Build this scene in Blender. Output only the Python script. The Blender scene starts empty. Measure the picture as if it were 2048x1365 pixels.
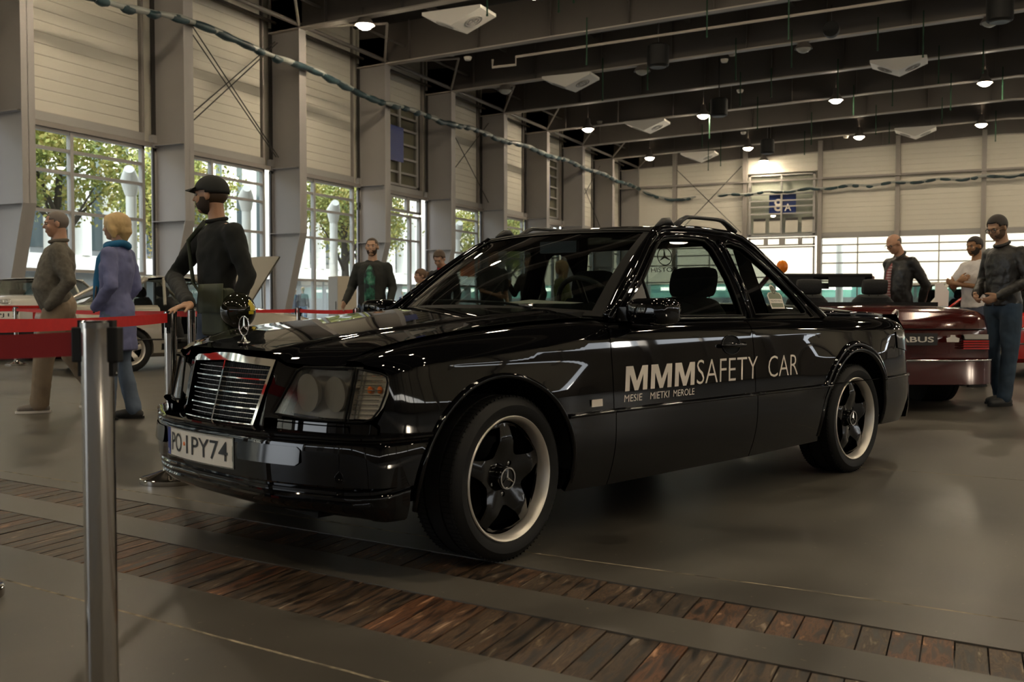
import bpy, bmesh, math, random
import numpy as np
from mathutils import Vector, Matrix, geometry as mg
random.seed(7); np.random.seed(7)
R = math.radians
SC = bpy.context.scene
COL = SC.collection

# ------------------------------------------------------------------ camera
cam_d = bpy.data.cameras.new('camera'); cam = bpy.data.objects.new('camera', cam_d); COL.objects.link(cam)
YAW, PITCH, ROLL, F_PX, CAM_H = .4355, -.0368, .0007, 1948.26, .9627
cam.location = (0, 0, CAM_H)
_fw = Vector((-math.sin(YAW)*math.cos(PITCH), math.cos(YAW)*math.cos(PITCH), math.sin(PITCH)))
_r = Vector((math.cos(YAW), math.sin(YAW), 0)); _u = _r.cross(_fw)
_r2 = _r*math.cos(ROLL)+_u*math.sin(ROLL); _u2 = -_r*math.sin(ROLL)+_u*math.cos(ROLL)
_m = Matrix((_r2, _u2, -_fw)).transposed()
cam.rotation_euler = _m.to_euler()
cam_d.sensor_width = 36; cam_d.lens = F_PX/2048*36
cam_d.clip_start = .05; cam_d.clip_end = 400
cam_d.dof.use_dof = True; cam_d.dof.focus_distance = 5.2; cam_d.dof.aperture_fstop = 5.0
SC.camera = cam
SC.view_settings.view_transform = 'Standard'; SC.view_settings.look = 'None'
SC.view_settings.gamma = 1; SC.view_settings.use_curve_mapping = False
SC.view_settings.exposure = 0.3
try:
    SC.cycles.use_denoising = True
    SC.cycles.max_bounces = 9; SC.cycles.diffuse_bounces = 3; SC.cycles.glossy_bounces = 4
    SC.cycles.transparent_max_bounces = 16; SC.cycles.transmission_bounces = 5
    SC.cycles.sample_clamp_indirect = 4; SC.cycles.caustics_reflective = False; SC.cycles.caustics_refractive = False
except Exception: pass

# ------------------------------------------------------------------ sky and daylight
wd = bpy.data.worlds.new('sky'); SC.world = wd; wd.use_nodes = True
_n = wd.node_tree.nodes; _n.clear(); _l = wd.node_tree.links
_o = _n.new('ShaderNodeOutputWorld'); _b = _n.new('ShaderNodeBackground'); _k = _n.new('ShaderNodeTexSky')
_k.sky_type = 'HOSEK_WILKIE'; _k.turbidity = 8; _k.ground_albedo = .4
_k.sun_direction = Vector((.75, -.35, .42)).normalized()
_mx = _n.new('ShaderNodeMixRGB'); _mx.inputs[0].default_value = .45; _mx.inputs[2].default_value = (.86, .93, 1, 1)
_l.new(_k.outputs[0], _mx.inputs[1]); _l.new(_mx.outputs[0], _b.inputs[0]); _b.inputs[1].default_value = 8.5
_l.new(_b.outputs[0], _o.inputs[0])
sun_d = bpy.data.lights.new('sun', 'SUN'); sun = bpy.data.objects.new('sun', sun_d); COL.objects.link(sun)
sun_d.energy = 12; sun_d.angle = R(.8); sun_d.color = (1, .86, .66)
sun.rotation_euler = Vector((-.80, .30, -.17)).to_track_quat('-Z', 'Y').to_euler()
def area_light(name, loc, size, aim, power, color):
    d = bpy.data.lights.new(name, 'AREA'); d.shape = 'RECTANGLE'; d.size, d.size_y = size
    d.energy = power; d.color = color
    o = bpy.data.objects.new(name, d); COL.objects.link(o); o.location = loc
    o.rotation_euler = Vector(aim).to_track_quat('-Z', 'Y').to_euler()
    return o
area_light('daylight_right', (25.3, 20, 4.15), (.62, 88), (-1, 0, 0), 9500, (1, .95, .86))

# ------------------------------------------------------------------ helpers
def tag(o, label=None, cat=None, group=None, kind=None):
    if label: o['label'] = label
    if cat: o['category'] = cat
    if group: o['group'] = group
    if kind: o['kind'] = kind
    return o
def empty(name, loc=(0, 0, 0), rz=0, label=None, cat=None, group=None, parent=None):
    o = bpy.data.objects.new(name, None); COL.objects.link(o); o.location = loc; o.rotation_euler = (0, 0, rz)
    o.empty_display_size = .1
    if parent: o.parent = parent
    return tag(o, label, cat, group)
def link(name, me, m=None, parent=None, loc=None, rot=None):
    o = bpy.data.objects.new(name, me); COL.objects.link(o)
    if m is not None and not me.materials: me.materials.append(m)
    if parent is not None: o.parent = parent
    if loc is not None: o.location = loc
    if rot is not None: o.rotation_euler = rot
    return o
def copy_tree(o, parent=None):
    c = o.copy(); COL.objects.link(c); c.parent = parent
    for ch in list(o.children): copy_tree(ch, c)
    return c
def interp(xs, ys):
    xs = np.array(xs, float); ys = np.array(ys, float)
    o = np.argsort(xs); xs = xs[o]; ys = ys[o]
    d = np.diff(ys)/np.diff(xs); m = np.zeros_like(ys); m[1:-1] = np.where(d[:-1]*d[1:] > 0, 2*d[:-1]*d[1:]/(d[:-1]+d[1:]+1e-12), 0)
    m[0] = d[0]; m[-1] = d[-1]
    def f(x):
        x = np.clip(np.asarray(x, float), xs[0], xs[-1]); i = np.clip(np.searchsorted(xs, x)-1, 0, len(xs)-2)
        h = xs[i+1]-xs[i]; t = (x-xs[i])/h
        return ((1+2*t)*(1-t)**2*ys[i]+t*(1-t)**2*h*m[i]+t*t*(3-2*t)*ys[i+1]+t*t*(t-1)*h*m[i+1])
    return f
class MB:
    def __init__(s): s.v = []; s.f = []; s.mi = []; s.cur = 0
    def add(s, vs, fs):
        k = len(s.v); s.v += [tuple(map(float, p)) for p in vs]
        s.f += [tuple(k+i for i in f) for f in fs]; s.mi += [s.cur]*len(fs); return s
    def box(s, c, d, rz=0, M=None):
        x, y, z = [a/2 for a in d]
        vs = [Vector((i*x, j*y, k*z)) for k in (-1, 1) for j in (-1, 1) for i in (-1, 1)]
        rot = M if M is not None else Matrix.Rotation(rz, 3, 'Z')
        vs = [rot @ v+Vector(c) for v in vs]
        return s.add(vs, [(0, 2, 3, 1), (4, 5, 7, 6), (0, 1, 5, 4), (2, 6, 7, 3), (0, 4, 6, 2), (1, 3, 7, 5)])
    def tube(s, pts, rad, n=10, cap=True, closed=False, sq=(1, 1)):
        pts = [Vector(p) for p in pts]; m = len(pts); rr = rad if hasattr(rad, '__len__') else [rad]*m
        vs = []; prev = None
        for i, p in enumerate(pts):
            a = pts[(i-1) % m] if (i or closed) else p; b = pts[(i+1) % m] if (i < m-1 or closed) else p
            t = (b-a); t = t.normalized() if t.length > 1e-9 else Vector((0, 0, 1))
            if prev is None:
                ref = Vector((0, 0, 1)) if abs(t.z) < .9 else Vector((1, 0, 0)); u = t.cross(ref).normalized()
            else: u = (prev-t*prev.dot(t)).normalized()
            w = t.cross(u); prev = u
            for k in range(n):
                an = 2*math.pi*k/n; vs.append(p+u*math.cos(an)*rr[i]*sq[0]+w*math.sin(an)*rr[i]*sq[1])
        fs = []
        for i in range(m if closed else m-1):
            j = (i+1) % m
            for k in range(n): fs.append((i*n+k, i*n+(k+1) % n, j*n+(k+1) % n, j*n+k))
        if cap and not closed: fs.append(tuple(range(n-1, -1, -1))); fs.append(tuple((m-1)*n+k for k in range(n)))
        return s.add(vs, fs)
    def lathe(s, prof, n=32, axis='Z', c=(0, 0, 0), closed=False, cap=True):
        vs = []; c = Vector(c)
        for (r, h) in prof:
            for k in range(n):
                a = 2*math.pi*k/n; p, q = r*math.cos(a), r*math.sin(a)
                vs.append(c+(Vector((p, q, h)) if axis == 'Z' else Vector((p, h, q)) if axis == 'Y' else Vector((h, p, q))))
        m = len(prof); fs = []
        for i in range(m if closed else m-1):
            j = (i+1) % m
            for k in range(n): fs.append((i*n+k, i*n+(k+1) % n, j*n+(k+1) % n, j*n+k))
        if not closed and cap:
            if prof[0][0] > 1e-5: fs.append(tuple(range(n-1, -1, -1)))
            if prof[-1][0] > 1e-5: fs.append(tuple((m-1)*n+k for k in range(n)))
        return s.add(vs, fs)
    def prism(s, poly, h0, h1, T=lambda u, v, h: (u, v, h)):
        n = len(poly); vs = [T(u, v, h0) for u, v in poly]+[T(u, v, h1) for u, v in poly]
        return s.add(vs, [tuple(range(n-1, -1, -1)), tuple(range(n, 2*n))]+[(i, (i+1) % n, n+(i+1) % n, n+i) for i in range(n)])
    def grid(s, P, closed_u=False, closed_v=False):
        nu = len(P); nv = len(P[0]); vs = [p for row in P for p in row]; fs = []
        for i in range(nu if closed_u else nu-1):
            for j in range(nv if closed_v else nv-1):
                fs.append((i*nv+j, ((i+1) % nu)*nv+j, ((i+1) % nu)*nv+(j+1) % nv, i*nv+(j+1) % nv))
        return s.add(vs, fs)
    def sphere(s, c, r, n=14, m=9, M=None):
        r = r if hasattr(r, '__len__') else (r, r, r); c = Vector(c); vs = []
        for i in range(m+1):
            t = math.pi*i/m
            for k in range(n):
                a = 2*math.pi*k/n; p = Vector((r[0]*math.sin(t)*math.cos(a), r[1]*math.sin(t)*math.sin(a), r[2]*math.cos(t)))
                vs.append(c+(M @ p if M is not None else p))
        fs = []
        for i in range(m):
            for k in range(n):
                q = (i*n+k, (i+1)*n+k, (i+1)*n+(k+1) % n, i*n+(k+1) % n)
                if i == 0: q = (q[0], q[1], q[2])
                elif i == m-1: q = (q[0], q[1], q[3])
                fs.append(q)
        return s.add(vs, fs)
    def mesh(s, name, mats, smooth=None, fix=True):
        me = bpy.data.meshes.new(name); me.from_pydata(s.v, [], s.f); 
        for m in (mats if isinstance(mats, (list, tuple)) else [mats]): me.materials.append(m)
        if len(me.materials) > 1: me.polygons.foreach_set('material_index', s.mi)
        if fix:
            b = bmesh.new(); b.from_mesh(me); bmesh.ops.remove_doubles(b, verts=b.verts, dist=1e-6)
            bmesh.ops.recalc_face_normals(b, faces=b.faces); b.to_mesh(me); b.free()
        if smooth is not None:
            me.polygons.foreach_set('use_smooth', [True]*len(me.polygons))
            if smooth < 180: me.set_sharp_from_angle(angle=R(smooth))
        me.update(); return me
    def build(s, name, mats, parent=None, smooth=None, loc=None, rot=None, fix=True):
        return link(name, s.mesh(name, mats, smooth, fix), None, parent, loc, rot)
def inpoly(pts, poly):
    x, y = pts[:, 0], pts[:, 1]; c = np.zeros(len(pts), bool); n = len(poly)
    for i in range(n):
        x1, y1 = poly[i]; x2, y2 = poly[(i+1) % n]
        if y1 == y2: continue
        k = ((y1 > y) != (y2 > y)) & (x < (x2-x1)*(y-y1)/(y2-y1)+x1); c ^= k
    return c
def densify(poly, step):
    out = []
    for i in range(len(poly)):
        a = np.array(poly[i]); b = np.array(poly[(i+1) % len(poly)]); L = np.linalg.norm(b-a); k = max(1, int(math.ceil(L/step)))
        for j in range(k): out.append(tuple(a+(b-a)*j/k))
    return out
def tri(poly, holes=(), step=.03, dens=None):
    dens = dens or step*.8
    loops = [densify(poly, dens)]+[densify(h, dens) for h in holes]
    vs = []; ed = []
    for lp in loops:
        k = len(vs); vs += lp; ed += [(k+i, k+(i+1) % len(lp)) for i in range(len(lp))]
    bd = np.array(vs); lo = bd.min(0); hi = bd.max(0)
    gx, gy = np.meshgrid(np.arange(lo[0]+step/2, hi[0], step), np.arange(lo[1]+step/2, hi[1], step)); g = np.stack([gx.ravel(), gy.ravel()], 1)
    if len(g):
        k = inpoly(g, loops[0])
        for h in loops[1:]: k &= ~inpoly(g, h)
        g = g[k]
        if len(g):
            d = np.sqrt(((g[:, None]-bd[None])**2).sum(-1)).min(1); g = g[d > step*.45]
            vs = vs+[tuple(p) for p in g]
    r = mg.delaunay_2d_cdt([Vector(p) for p in vs], ed, [], 0, 1e-7)
    V = np.array([(p.x, p.y) for p in r[0]]); T = [tuple(f) for f in r[2]]
    c = np.array([V[list(f)].mean(0) for f in T]); k = inpoly(c, loops[0])
    for h in loops[1:]: k &= ~inpoly(c, h)
    T = [f for f, q in zip(T, k) if q]
    return V, T, loops
def panel(name, poly, P, m, parent=None, holes=(), step=.03, thick=.012, sign=1, back=False, dens=None, edge=True):
    """a sheet cut to an outline in (a, b) and laid on the surface P(a, b); its rim is folded inwards"""
    V, T, loops = tri(poly, holes, step, dens)
    def surf(V):
        e = 1e-4; p = np.stack(P(V[:, 0], V[:, 1]), 1)
        pa = np.stack(P(V[:, 0]+e, V[:, 1]), 1)-np.stack(P(V[:, 0]-e, V[:, 1]), 1); pb = np.stack(P(V[:, 0], V[:, 1]+e), 1)-np.stack(P(V[:, 0], V[:, 1]-e), 1)
        n = np.cross(pa, pb)*sign; n /= (np.linalg.norm(n, axis=1)[:, None]+1e-12); return p, n
    p, n = surf(V); verts = list(p); nor = list(n); faces = []
    for t in T:
        a, b, c = (p[i] for i in t[:3])
        if np.dot(np.cross(b-a, c-a), n[t[0]]) < 0: t = t[::-1]
        faces.append(t)
    if edge:
        for lp in loops:
            q, nn = surf(np.array(lp)); K = len(q); k = len(verts); cen = None
            verts += list(q)+list(q-nn*thick)
            for i in range(K): faces.append((k+i, k+(i+1) % K, k+K+(i+1) % K, k+K+i))
            d = np.roll(q, -1, 0)-np.roll(q, 1, 0); o = np.cross(d, nn); o /= (np.linalg.norm(o, axis=1)[:, None]+1e-12)
            nor += list(o)+list(o)
    if back:
        k = len(verts); verts += list(p-n*thick); nor += list(-n); faces += [tuple(k+i for i in t[::-1]) for t in faces[:len(T)]]
    me = bpy.data.meshes.new(name); me.from_pydata([tuple(v) for v in verts], [], [tuple(f) for f in faces])
    me.polygons.foreach_set('use_smooth', [True]*len(me.polygons))
    me.normals_split_custom_set_from_vertices([tuple(v) for v in nor]); me.materials.append(m)
    return link(name, me, None, parent)
def text_mesh(s, size=1, shear=0, offset=0, align='LEFT', spacing=1.0, xscale=1.0, extrude=0):
    c = bpy.data.curves.new('t', 'FONT'); c.body = s; c.size = size; c.shear = shear; c.offset = offset; c.align_x = align
    c.space_character = spacing; c.extrude = extrude; c.resolution_u = 3
    o = bpy.data.objects.new('t', c); COL.objects.link(o); bpy.context.view_layer.update()
    me = bpy.data.meshes.new_from_object(o.evaluated_get(bpy.context.evaluated_depsgraph_get()))
    bpy.data.objects.remove(o); bpy.data.curves.remove(c)
    for v in me.vertices: v.co.x *= xscale
    return me
def lettering(name, s, T, m, parent, size=1, **kw):
    fit = kw.pop('fit', None); me = text_mesh(s, size, **kw); 
    if fit:
        xs = [v.co.x for v in me.vertices]; ys = [v.co.y for v in me.vertices]; x0, x1, y0, y1 = min(xs), max(xs), min(ys), max(ys)
        for v in me.vertices: v.co.x = (v.co.x-x0)/(x1-x0)*fit[0]; v.co.y = (v.co.y-y0)/(y1-y0)*fit[1]
    for v in me.vertices: v.co = Vector(T(v.co.x, v.co.y, v.co.z))
    me.materials.clear(); me.materials.append(m); me.update(); me.name = name
    return link(name, me, None, parent)

# ------------------------------------------------------------------ materials
def mat(name, col, rough=.5, metal=0, coat=0, spec=.5, emit=None, es=0, alpha=1, trans=0, ior=1.45, sheen=0):
    m = bpy.data.materials.new(name); m.use_nodes = True; b = m.node_tree.nodes['Principled BSDF']
    c = tuple(col)+(1,); b.inputs['Base Color'].default_value = c; b.inputs['Roughness'].default_value = rough
    b.inputs['Metallic'].default_value = metal; b.inputs['Coat Weight'].default_value = coat; b.inputs['Coat Roughness'].default_value = .02
    b.inputs['Specular IOR Level'].default_value = spec; b.inputs['Alpha'].default_value = alpha
    b.inputs['Transmission Weight'].default_value = trans; b.inputs['IOR'].default_value = ior
    b.inputs['Sheen Weight'].default_value = sheen
    if emit: b.inputs['Emission Color'].default_value = tuple(emit)+(1,); b.inputs['Emission Strength'].default_value = es
    m.diffuse_color = c; return m
def nt(m): return m.node_tree.nodes, m.node_tree.links, m.node_tree.nodes['Principled BSDF']
def noise_color(m, stops, scale=4, detail=5, stretch=(1, 1, 1), coord='Object', rough=None, bump=0, bscale=None, dist=0):
    n, l, b = nt(m); tc = n.new('ShaderNodeTexCoord'); mp = n.new('ShaderNodeMapping'); mp.inputs['Scale'].default_value = stretch
    t = n.new('ShaderNodeTexNoise'); t.inputs['Scale'].default_value = scale; t.inputs['Detail'].default_value = detail; t.inputs['Distortion'].default_value = dist
    r = n.new('ShaderNodeValToRGB'); e = r.color_ramp.elements
    while len(e) < len(stops): e.new(.5)
    for k, (p, c) in enumerate(stops): e[k].position = p; e[k].color = tuple(c)+(1,)
    l.new(tc.outputs[coord], mp.inputs[0]); l.new(mp.outputs[0], t.inputs[0]); l.new(t.outputs[0], r.inputs[0]); l.new(r.outputs[0], b.inputs['Base Color'])
    if rough:
        q = n.new('ShaderNodeMapRange'); q.inputs[1].default_value = .3; q.inputs[2].default_value = .7; q.inputs[3].default_value, q.inputs[4].default_value = rough
        l.new(t.outputs[0], q.inputs[0]); l.new(q.outputs[0], b.inputs['Roughness'])
    if bump:
        t2 = n.new('ShaderNodeTexNoise'); t2.inputs['Scale'].default_value = bscale or scale*6; t2.inputs['Detail'].default_value = 6
        bp = n.new('ShaderNodeBump'); bp.inputs['Strength'].default_value = bump; bp.inputs['Distance'].default_value = .01
        l.new(mp.outputs[0], t2.inputs[0]); l.new(t2.outputs[0], bp.inputs['Height']); l.new(bp.outputs[0], b.inputs['Normal'])
    return m
def thin_glass(name, tint=(.8, .9, .86), refl=1.0, rough=0.0, ior=1.5):
    m = bpy.data.materials.new(name); m.use_nodes = True; n = m.node_tree.nodes; l = m.node_tree.links; n.clear()
    o = n.new('ShaderNodeOutputMaterial'); t = n.new('ShaderNodeBsdfTransparent'); t.inputs[0].default_value = tuple(tint)+(1,)
    g = n.new('ShaderNodeBsdfGlossy'); g.inputs['Roughness'].default_value = rough; g.inputs[0].default_value = (refl, refl, refl, 1)
    lw = n.new('ShaderNodeLayerWeight'); lw.inputs[0].default_value = .5; pw = n.new('ShaderNodeMath'); pw.operation = 'POWER'; pw.inputs[1].default_value = 4.2
    f0 = ((ior-1)/(ior+1))**2*1.7; f = n.new('ShaderNodeMapRange'); f.inputs[3].default_value = f0; f.inputs[4].default_value = 1.0; x = n.new('ShaderNodeMixShader')
    l.new(lw.outputs[1], pw.inputs[0]); l.new(pw.outputs[0], f.inputs[0]); l.new(f.outputs[0], x.inputs[0]); l.new(t.outputs[0], x.inputs[1]); l.new(g.outputs[0], x.inputs[2]); l.new(x.outputs[0], o.inputs[0])
    m.diffuse_color = tuple(tint)+(.3,); return m
M = {}
M['paint'] = mat('black_paint', (.0025, .0025, .003), .025, 0, 0, .42)
M['trim'] = mat('satin_black_trim', (.012, .012, .012), .32)
M['rubber'] = mat('rubber', (.007, .007, .007), .6, 0, 0, .3)
M['gasket'] = mat('gasket', (.005, .005, .005), .6, 0, 0, .15)
M['chrome'] = mat('chrome', (.72, .71, .68), .06, 1)
M['dullchrome'] = mat('dull_chrome', (.32, .31, .29), .16, 1)
M['alu'] = mat('rim_lip', (.70, .66, .60), .42, .75)
M['rimblack'] = mat('rim_black', (.003, .003, .003), .12, 0, 0, .45)
M['steel'] = mat('brushed_steel', (.52, .49, .45), .09, 1)
M['glass'] = thin_glass('car_glass', (.42, .46, .43), .9, 0, 1.45)
M['sideglass'] = thin_glass('side_glass', (.34, .38, .36), .9, 0, 1.45)
M['lens'] = thin_glass('lens_glass', (.66, .64, .59), .9, .10, 1.5)
M['clearlens'] = thin_glass('clear_lens', (.93, .9, .84), .5, .12, 1.3)
M['reflector'] = mat('reflector', (.55, .53, .48), .2, .85)
M['lampgrey'] = mat('lamp_interior', (.30, .28, .25), .35, .2)
M['amber'] = mat('amber', (.7, .17, .03), .3)
M['redlens'] = mat('red_lens', (.35, .012, .01), .12, 0, .5)
M['white'] = mat('white', (.62, .58, .52), .5)
M['sticker'] = mat('sticker_white', (.74, .68, .60), .6)
M['plate'] = mat('plate_white', (.72, .68, .60), .45)
M['ink'] = mat('ink_black', (.01, .01, .01), .5)
M['blue'] = mat('euro_blue', (.01, .03, .22), .4)
M['fabric'] = noise_color(mat('seat_fabric', (.02, .02, .022), .9), [(0, (.012, .012, .012)), (1, (.03, .03, .03))], 60)
M['dash'] = mat('dashboard', (.012, .012, .012), .6)
M['mesh'] = mat('grille_black', (.004, .004, .004), .6)
M['paper'] = mat('paper', (.75, .74, .70), .7)
M['olive'] = mat('sticker_olive', (.20, .22, .15), .55)
# ================================================================== hall
M['concrete'] = noise_color(mat('polished_concrete', (.1, .09, .08), .3), [(.36, (.036, .031, .025)), (.5, (.062, .055, .045)), (.64, (.090, .081, .067))], 1.1, 8, dist=.6, rough=(.34, .44), bump=.02, bscale=300)
def floor_specks():
    n, l, b = nt(M['concrete']); tc = n.new('ShaderNodeTexCoord'); v = n.new('ShaderNodeTexVoronoi'); v.inputs['Scale'].default_value = 20
    nz = n.new('ShaderNodeTexNoise'); nz.inputs['Scale'].default_value = 60; ad = n.new('ShaderNodeVectorMath'); ad.operation = 'MULTIPLY_ADD'; ad.inputs[1].default_value = (.03,)*3
    l.new(tc.outputs['Object'], nz.inputs[0]); l.new(nz.outputs['Color'], ad.inputs[0]); l.new(tc.outputs['Object'], ad.inputs[2]); l.new(ad.outputs[0], v.inputs[0])
    cr = n.new('ShaderNodeValToRGB'); cr.color_ramp.elements[0].position = .015; cr.color_ramp.elements[0].color = (1, 1, 1, 1); cr.color_ramp.elements[1].position = .10; cr.color_ramp.elements[1].color = (0, 0, 0, 1)
    n2 = n.new('ShaderNodeTexNoise'); n2.inputs['Scale'].default_value = 3.5; r2 = n.new('ShaderNodeValToRGB'); r2.color_ramp.elements[0].position = .45; r2.color_ramp.elements[1].position = .6
    l.new(tc.outputs['Object'], n2.inputs[0]); l.new(n2.outputs[0], r2.inputs[0])
    mm = n.new('ShaderNodeMath'); mm.operation = 'MULTIPLY'; l.new(v.outputs[0], cr.inputs[0]); l.new(cr.outputs[0], mm.inputs[0]); l.new(r2.outputs[0], mm.inputs[1])
    src = b.inputs['Base Color'].links[0].from_socket; mx = n.new('ShaderNodeMixRGB'); mx.inputs[2].default_value = (.30, .24, .15, 1)
    l.new(mm.outputs[0], mx.inputs[0]); l.new(src, mx.inputs[1]); l.new(mx.outputs[0], b.inputs['Base Color'])
floor_specks()
M['joint'] = noise_color(mat('joint_filler', (.2, .17, .12), .8), [(.35, (.05, .042, .03)), (.6, (.30, .25, .17))], 14, 6)
M['rust'] = noise_color(mat('worn_plank', (.1, .05, .03), .5), [(.36, (.008, .006, .005)), (.44, (.030, .021, .014)), (.52, (.085, .055, .032)), (.58, (.038, .027, .018)), (.64, (.13, .095, .058)), (.73, (.30, .27, .23))], 3.6, 9, stretch=(12, .6, 1), rough=(.42, .62), bump=.12, bscale=70, dist=.5)
def plank_tint():
    n, l, b = nt(M['rust']); oi = n.new('ShaderNodeObjectInfo'); r = n.new('ShaderNodeValToRGB'); e = r.color_ramp.elements
    for p, c in ((.0, (.45, .42, .40)), (.35, (1.0, .85, .75)), (.6, (.8, .75, .72)), (.8, (1.5, .85, .55)), (1.0, (1.15, 1.1, 1.05))):
        x = e.new(p) if p not in (0., 1.) else e[0 if p == 0 else -1]; x.color = c+(1,)
    tc = n.new('ShaderNodeTexCoord'); ad = n.new('ShaderNodeVectorMath'); ad.operation = 'MULTIPLY_ADD'; ad.inputs[1].default_value = (37, 23, 11)
    cmb = n.new('ShaderNodeCombineXYZ'); [l.new(oi.outputs['Random'], cmb.inputs[k]) for k in range(3)]; l.new(cmb.outputs[0], ad.inputs[0]); l.new(tc.outputs['Object'], ad.inputs[2])
    for q in n:
        if q.type == 'MAPPING': l.new(ad.outputs[0], q.inputs[0])
    src = b.inputs['Base Color'].links[0].from_socket; mx = n.new('ShaderNodeMixRGB'); mx.blend_type = 'MULTIPLY'; mx.inputs[0].default_value = .9
    l.new(oi.outputs['Random'], r.inputs[0]); l.new(src, mx.inputs[1]); l.new(r.outputs[0], mx.inputs[2]); l.new(mx.outputs[0], b.inputs['Base Color'])
plank_tint()
M['steelgrey'] = noise_color(mat('painted_steel', (.28, .25, .22), .5), [(0, (.25, .225, .205)), (1, (.33, .30, .275))], .6)
M['girder'] = noise_color(mat('girder_paint', (.10, .088, .078), .55), [(0, (.105, .092, .083)), (1, (.14, .123, .11))], .7)
M['flange'] = mat('girder_flange', (.42, .375, .33), .5)  # lighter than the girder paint: light from below put into the colour
M['column'] = noise_color(mat('column_paint', (.30, .27, .25), .5), [(0, (.27, .25, .24)), (1, (.35, .33, .32))], .5)
M['panel'] = noise_color(mat('sandwich_panel', (.55, .50, .40), .6), [(0, (.60, .565, .49)), (1, (.69, .655, .575))], .35)
M['frame'] = mat('window_frame', (.36, .345, .33), .45)
M['darkframe'] = mat('dark_frame', (.035, .032, .03), .5)
M['window'] = thin_glass('window_glass', (.93, .96, .95), .8, 0, 1.4)
M['darkglass'] = thin_glass('dusty_glass', (.78, .78, .74), .5, .05, 1.4)
M['deck'] = mat('roof_deck', (.035, .032, .03), .7)
Y0, DY, XW, XC, YB = 28.615, 5.679, -23.1, -21.7, 68.6
CY = [Y0+DY*i for i in range(-7, 8)]
fl = MB()
b1f = lambda x: 3.045-.137*x-.0016*x*x*(x < 0); b1n = lambda x: 2.805-.137*x-.0016*x*x*(x < 0)
b2f = lambda x: 2.585-.128*x; b2n = lambda x: 2.215-.124*x
X0, X1 = -23.3, 26
xs = [X0+(X1-X0)*i/30 for i in range(31)]
def strip_floor(lo, hi, z0=-.25, z1=0.):
    fl.grid([[(x, lo(x), z0), (x, lo(x), z1), (x, hi(x), z1), (x, hi(x), z0)] for x in xs], closed_v=True)
    for x in (X0, X1): fl.add([(x, lo(x), z0), (x, hi(x), z0), (x, hi(x), z1), (x, lo(x), z1)], [(0, 1, 2, 3)])
strip_floor(lambda x: -26, b2n); strip_floor(b2f, b1n); strip_floor(b1f, lambda x: YB+.4)
strip_floor(b2n, b2f, -.25, -.03); strip_floor(b1n, b1f, -.25, -.03)
floor = fl.build('floor', M['concrete'], fix=False); tag(floor, 'polished grey concrete hall floor with two bands of rusty planks', kind='structure')
# planks: one object each where they can be told apart
PW = .085
pms = []
for k in range(4):
    mb = MB(); h = .5; mb.box((0, 0, -.0115), (PW-.005, 1, .021)); me = mb.mesh('plank', M['rust']); pms.append(me)
for lo, hi in ((b1n, b1f), (b2n, b2f)):
    x = -5.75; 
    while x < 1.05:
        y0, y1 = lo(x), hi(x); o = link('plank', pms[random.randrange(4)], None, floor, (x, (y0+y1)/2, -.001-random.random()*.0025), (random.uniform(-.006, .006), random.uniform(-.01, .01), 0))
        o.scale = (1, (y1-y0)-.004, 1); x += PW
    mb = MB()
    for a, b in ((X0+.1, -5.8), (1.10, X1-.1)):
        x = a
        while x < b: mb.box((x, (lo(x)+hi(x))/2, -.013), (PW-.006, hi(x)-lo(x)-.006, .02)); x += PW
    tag(mb.build('plank_band_end', M['rust'], floor), kind='stuff')
for pts in ([(-6.5, 2.77), (-3.06, 2.316), (-1.45, 2.107), (1.5, 1.70)], [(-6, 3.95), (-1.43, 3.427), (-.49, 3.373), (-.03, 3.34), (3, 3.0)], [(-9, 6.9), (9, 5.2)], [(-12, 12.3), (12, 9.8)], [(-5.2, -1), (-4.2, 2.4)], [(3.4, 3.2), (5.2, 16)]):
    mb = MB(); w_ = .0055; mb.grid([[(x, y-w_, .0004), (x, y+w_, .0004)] for x, y in densify(pts, .5)[:max(2, int(sum(math.dist(a, b) for a, b in zip(pts[:-1], pts[1:]))/.5))]])
    mb.build('floor_joint', M['joint'], floor)

def ident(a, o, z): return (a, o, z)
TL = lambda a, o, z: (XW+o, a, z)        # left wall: a along y, o inwards
TBk = lambda a, o, z: (a, YB-o, z)       # back wall
TR = lambda a, o, z: (25-o, a, z)
TF = lambda a, o, z: (a, -25+o, z)
def tbox(mb, T, a0, a1, o0, o1, z0, z1):
    vs = [T(a, o, z) for z in (z0, z1) for o in (o0, o1) for a in (a0, a1)]
    return mb.add(vs, [(0, 2, 3, 1), (4, 5, 7, 6), (0, 1, 5, 4), (2, 6, 7, 3), (0, 4, 6, 2), (1, 3, 7, 5)])
def window_unit(name, T, a0, a1, z0, z1, trans, mulls, jamb=.12, single=True):
    w = empty(name); tag(w, kind='structure')
    for a, b, c, d in ((a0, a0+jamb, z0, z1), (a1-jamb, a1, z0, z1), (a0, a1, z1-.10, z1), (a0, a1, z0, z0+.10)):
        tbox(MB(), T, a, b, -.10, .06, c, d).build('window_frame', M['frame'], w)
    for m_, wd_ in mulls: tbox(MB(), T, m_-wd_, m_+wd_, -.08, .08, z0, z1).build('mullion', M['frame'], w)
    for t in trans: tbox(MB(), T, a0, a1, -.06, .05, t-.045, t+.045).build('transom', M['frame'], w)
    tbox(MB(), T, a0+.05, a1-.05, -.005, .005, z0+.05, z1-.05).build('pane', M['window'], w)
    return w
panel_cache = {}
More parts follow.
